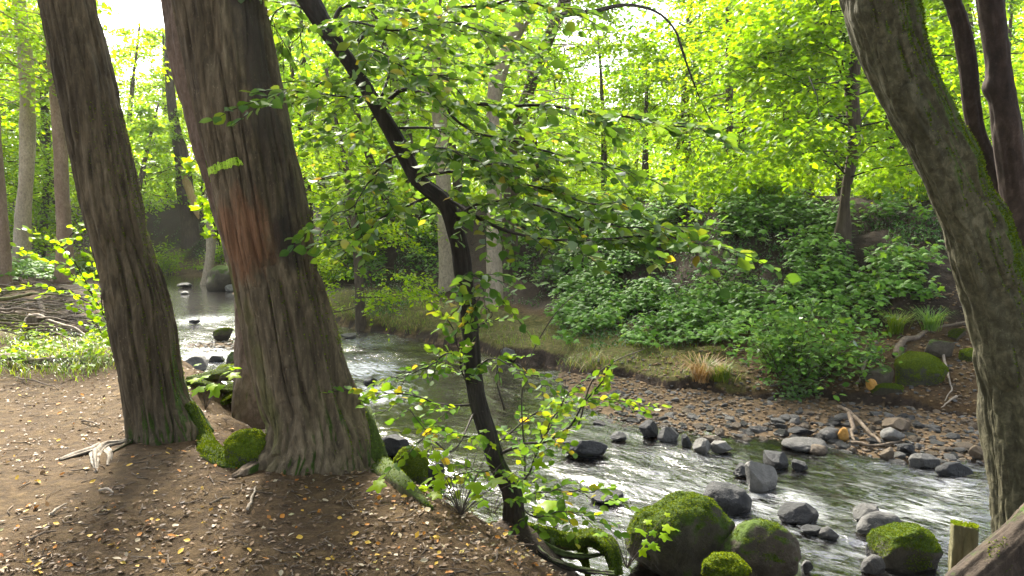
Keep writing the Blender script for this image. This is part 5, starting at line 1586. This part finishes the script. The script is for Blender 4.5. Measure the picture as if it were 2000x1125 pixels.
for k, (pts, rr, lab) in enumerate([([(1745, 700), (1762, 680), (1800, 664), (1850, 642), (1890, 634)], [.05, .045, .04, .03, .015], "long bare root running down past the moss-cushioned boulder"),
                     ([(1760, 690), (1752, 715), (1756, 745)], [.05, .035, .012], "mossy root curling round the side of the moss-cushioned boulder"),
                     ([(1690, 712), (1682, 740), (1672, 762)], [.022, .018, .008], "thin forked root beside the mossy slanted rock"),
                     ([(1840, 705), (1848, 730), (1852, 745), (1858, 772), (1846, 790)], [.018, .018, .016, .014, .006], "pale twisting root beside the moss-cushioned boulder"),
                     ([(1868, 780), (1852, 792), (1838, 804)], [.015, .014, .005], "short pale root at the lip of the far cut bank")]):
    stick([hit(*p) + [0, 0, .04] for p in pts], rr[0], rr[-1], STK[1 if k > 1 else 0] if k != 1 else STK[2], lab, cat="root", name="root", seed=80 + k)
for k, (p, q, mat, lab) in enumerate([((410, 992), (450, 980), 0, "dark twig lying in front of the painted tree"), ((482, 1002), (500, 955), 1, "thin pale curved twig near the painted tree's foot"), ((30, 742), (115, 762), 0, "dark twig on the path near the grass"),
                                      ((100, 1010), (130, 990), 1, "short pale twig in the middle of the path"), ((60, 1062), (110, 1046), 0, "dark bark strip on the path near the picture's corner"), ((195, 963), (222, 968), 1, "small white splinter on the path"), ((160, 826), (195, 836), 0, "dark curled bark piece behind the pale bare root")]):
    a, b = hit(*p), hit(*q)
    stick([a + [0, 0, .012], (a + b) / 2 + [0.0, .01, .02], b + [0, 0, .012]], .008, .004, STK[mat], lab, cat="twig", name="twig", seed=90 + k)

# ------------------------------------------------------------------ fallen leaves
def t_fallen(seed):
    r = rng_(seed)
    V, Fc = TEMPL['beech']
    V = V.copy()
    V[:, 2] += .35 * (V[:, 1] - .5) ** 2 * r.uniform(.2, 1.6) + r.uniform(.1, .9) * V[:, 0] ** 2
    V[:, 0] *= r.uniform(.8, 1.3)
    V[:, 1] -= .5
    return V, Fc
def flat_mat(name, stops):
    return leaf_mat(name, stops, .15, (1.1, 1.0, .7), .35, .5)
F_Y = flat_mat("fallen_yellow", [(0, G(.36, .21, .02)), (.5, G(.48, .30, .04)), (1, G(.42, .34, .08))])
F_O = flat_mat("fallen_orange", [(0, G(.26, .09, .015)), (.6, G(.36, .15, .022)), (1, G(.22, .09, .022))])
F_P = flat_mat("fallen_pale", [(0, G(.26, .21, .13)), (.6, G(.36, .30, .20)), (1, G(.28, .29, .13))])
F_B = flat_mat("fallen_brown", [(0, G(.05, .03, .016)), (.5, G(.11, .07, .035)), (1, G(.22, .14, .075))])
FM = [("yellow", F_Y), ("orange", F_O), ("pale", F_P), ("brown", F_B)]
fl = [[make_mesh("fallen_leaf", *t_fallen(40 + k), m) for k in range(5)] for _, m in FM]
r = rng_(404)
def path_spot():
    while True:
        px, py = r.uniform(0, 1100), r.uniform(735, 1125)
        if r.random() > .5 + .5 * (py - 735) / 390: pass
        p = on_z(px, py, .9)
        z, s1, _, _ = terrain(p[:1], p[1:2])
        if s1[0] > .35 and abs(z[0] - .9) < .5:
            return np.array([p[0], p[1], z[0]]), px, py
for k in range(290):
    p, px, py = path_spot()
    c = [0, 0, 1, 1, 2, 3, 3][r.integers(7)]
    s = r.uniform(.018, .04)
    o = bpy.data.objects.new("fallen_leaf", fl[c][r.integers(5)]); COL.objects.link(o)
    o.location = p + [0, 0, .008]; o.scale = (s, s, s)
    o.rotation_euler = (r.normal() * .35, r.normal() * .35, r.random() * 6.28)
    o["label"] = f"{FM[c][0]} fallen leaf lying on the brown earth path"; o["category"] = "leaf"; o["group"] = f"{FM[c][0]} fallen leaves on the path"
g = Geo()
for k in range(420):
    p, px, py = path_spot()
    az, L = r.random() * 6.28, r.uniform(.03, .13)
    dv = np.array([math.cos(az), math.sin(az), r.normal() * .08]) * L / 2
    bnd = np.array([-dv[1], dv[0], 0]) * r.normal() * .3
    g.put(*tube(np.array([p - dv, p + bnd, p + dv]) + [0, 0, .006], r.uniform(.0012, .0035), 4)[:2])
add("twig_litter", g.mesh("twig_litter", STK[0]), None, kind="stuff", label="small broken twigs scattered over the path")
# finer litter
cand = []
n = 9000
px, py = r.uniform(-200, 1150, n), 700 + 425 * r.random(n) ** .8
rays = np.array([ray(a, b) for a, b in zip(px, py)])
P = EYE + rays * ((.9 - 2.4) / rays[:, 2])[:, None]
z, s1, s2, ins_ = terrain(P[:, 0], P[:, 1]); P[:, 2] = z
ok = (s1 > .3) & (noise(P * np.array([1.2, 1.2, 0]), 88) + .9 * r.random(n) > .15) & ((np.hypot(px - 380, (py - 1010) * 1.8) > 300) | (r.random(n) < .45))
P = P[ok]
P2 = pick_ground(406, 2600, [(900, 600, 1420, 760, 3), (660, 560, 860, 660, 1.5), (1660, 480, 1900, 800, 4), (1150, 620, 1700, 780, 2)])
P = np.concatenate([P, P2])
k = np.searchsorted([.05, .09, .12, .14, .99], r.random(len(P)))
for idx, m, nm in (((0,), F_Y, "yellow"), ((1,), F_O, "orange"), ((2, 3), F_P, "pale"), ((4, 5, 6, 7, 8, 9), F_B, "brown")):
    q = P[np.isin(k, idx)]
    ax = r.normal(size=q.shape); ax[:, 2] *= .35
    nn = r.normal(size=q.shape) * .35; nn[:, 2] += 1
    V, Fc = leaves('quad', q + [0, 0, .006], ax, nn, .012 + .024 * r.random(len(q)))
    add("leaf_litter", make_mesh("leaf_litter", V, Fc, m, True), None, kind="stuff", label=f"{nm} leaf litter and chips scattered over the ground")

# ------------------------------------------------------------------ morning haze under the trees
bm = bmesh.new()
bmesh.ops.create_cube(bm, size=1.0)
hm = bpy.data.meshes.new("haze"); bm.to_mesh(hm); bm.free()
m, nt, out = new_mat("haze")
pv = N(nt, "ShaderNodeVolumePrincipled")
pv.inputs["Color"].default_value = (.95, .97, .92, 1)
pv.inputs["Density"].default_value = 0.0004
pv.inputs["Anisotropy"].default_value = 0.5
nt.links.new(pv.outputs[0], out.inputs["Volume"])
hm.materials.append(m)
hz = add("haze", hm, None, (0, 40, 8), kind="stuff", label="thin bright haze in the wood")
hz.scale = (560, 560, 30)
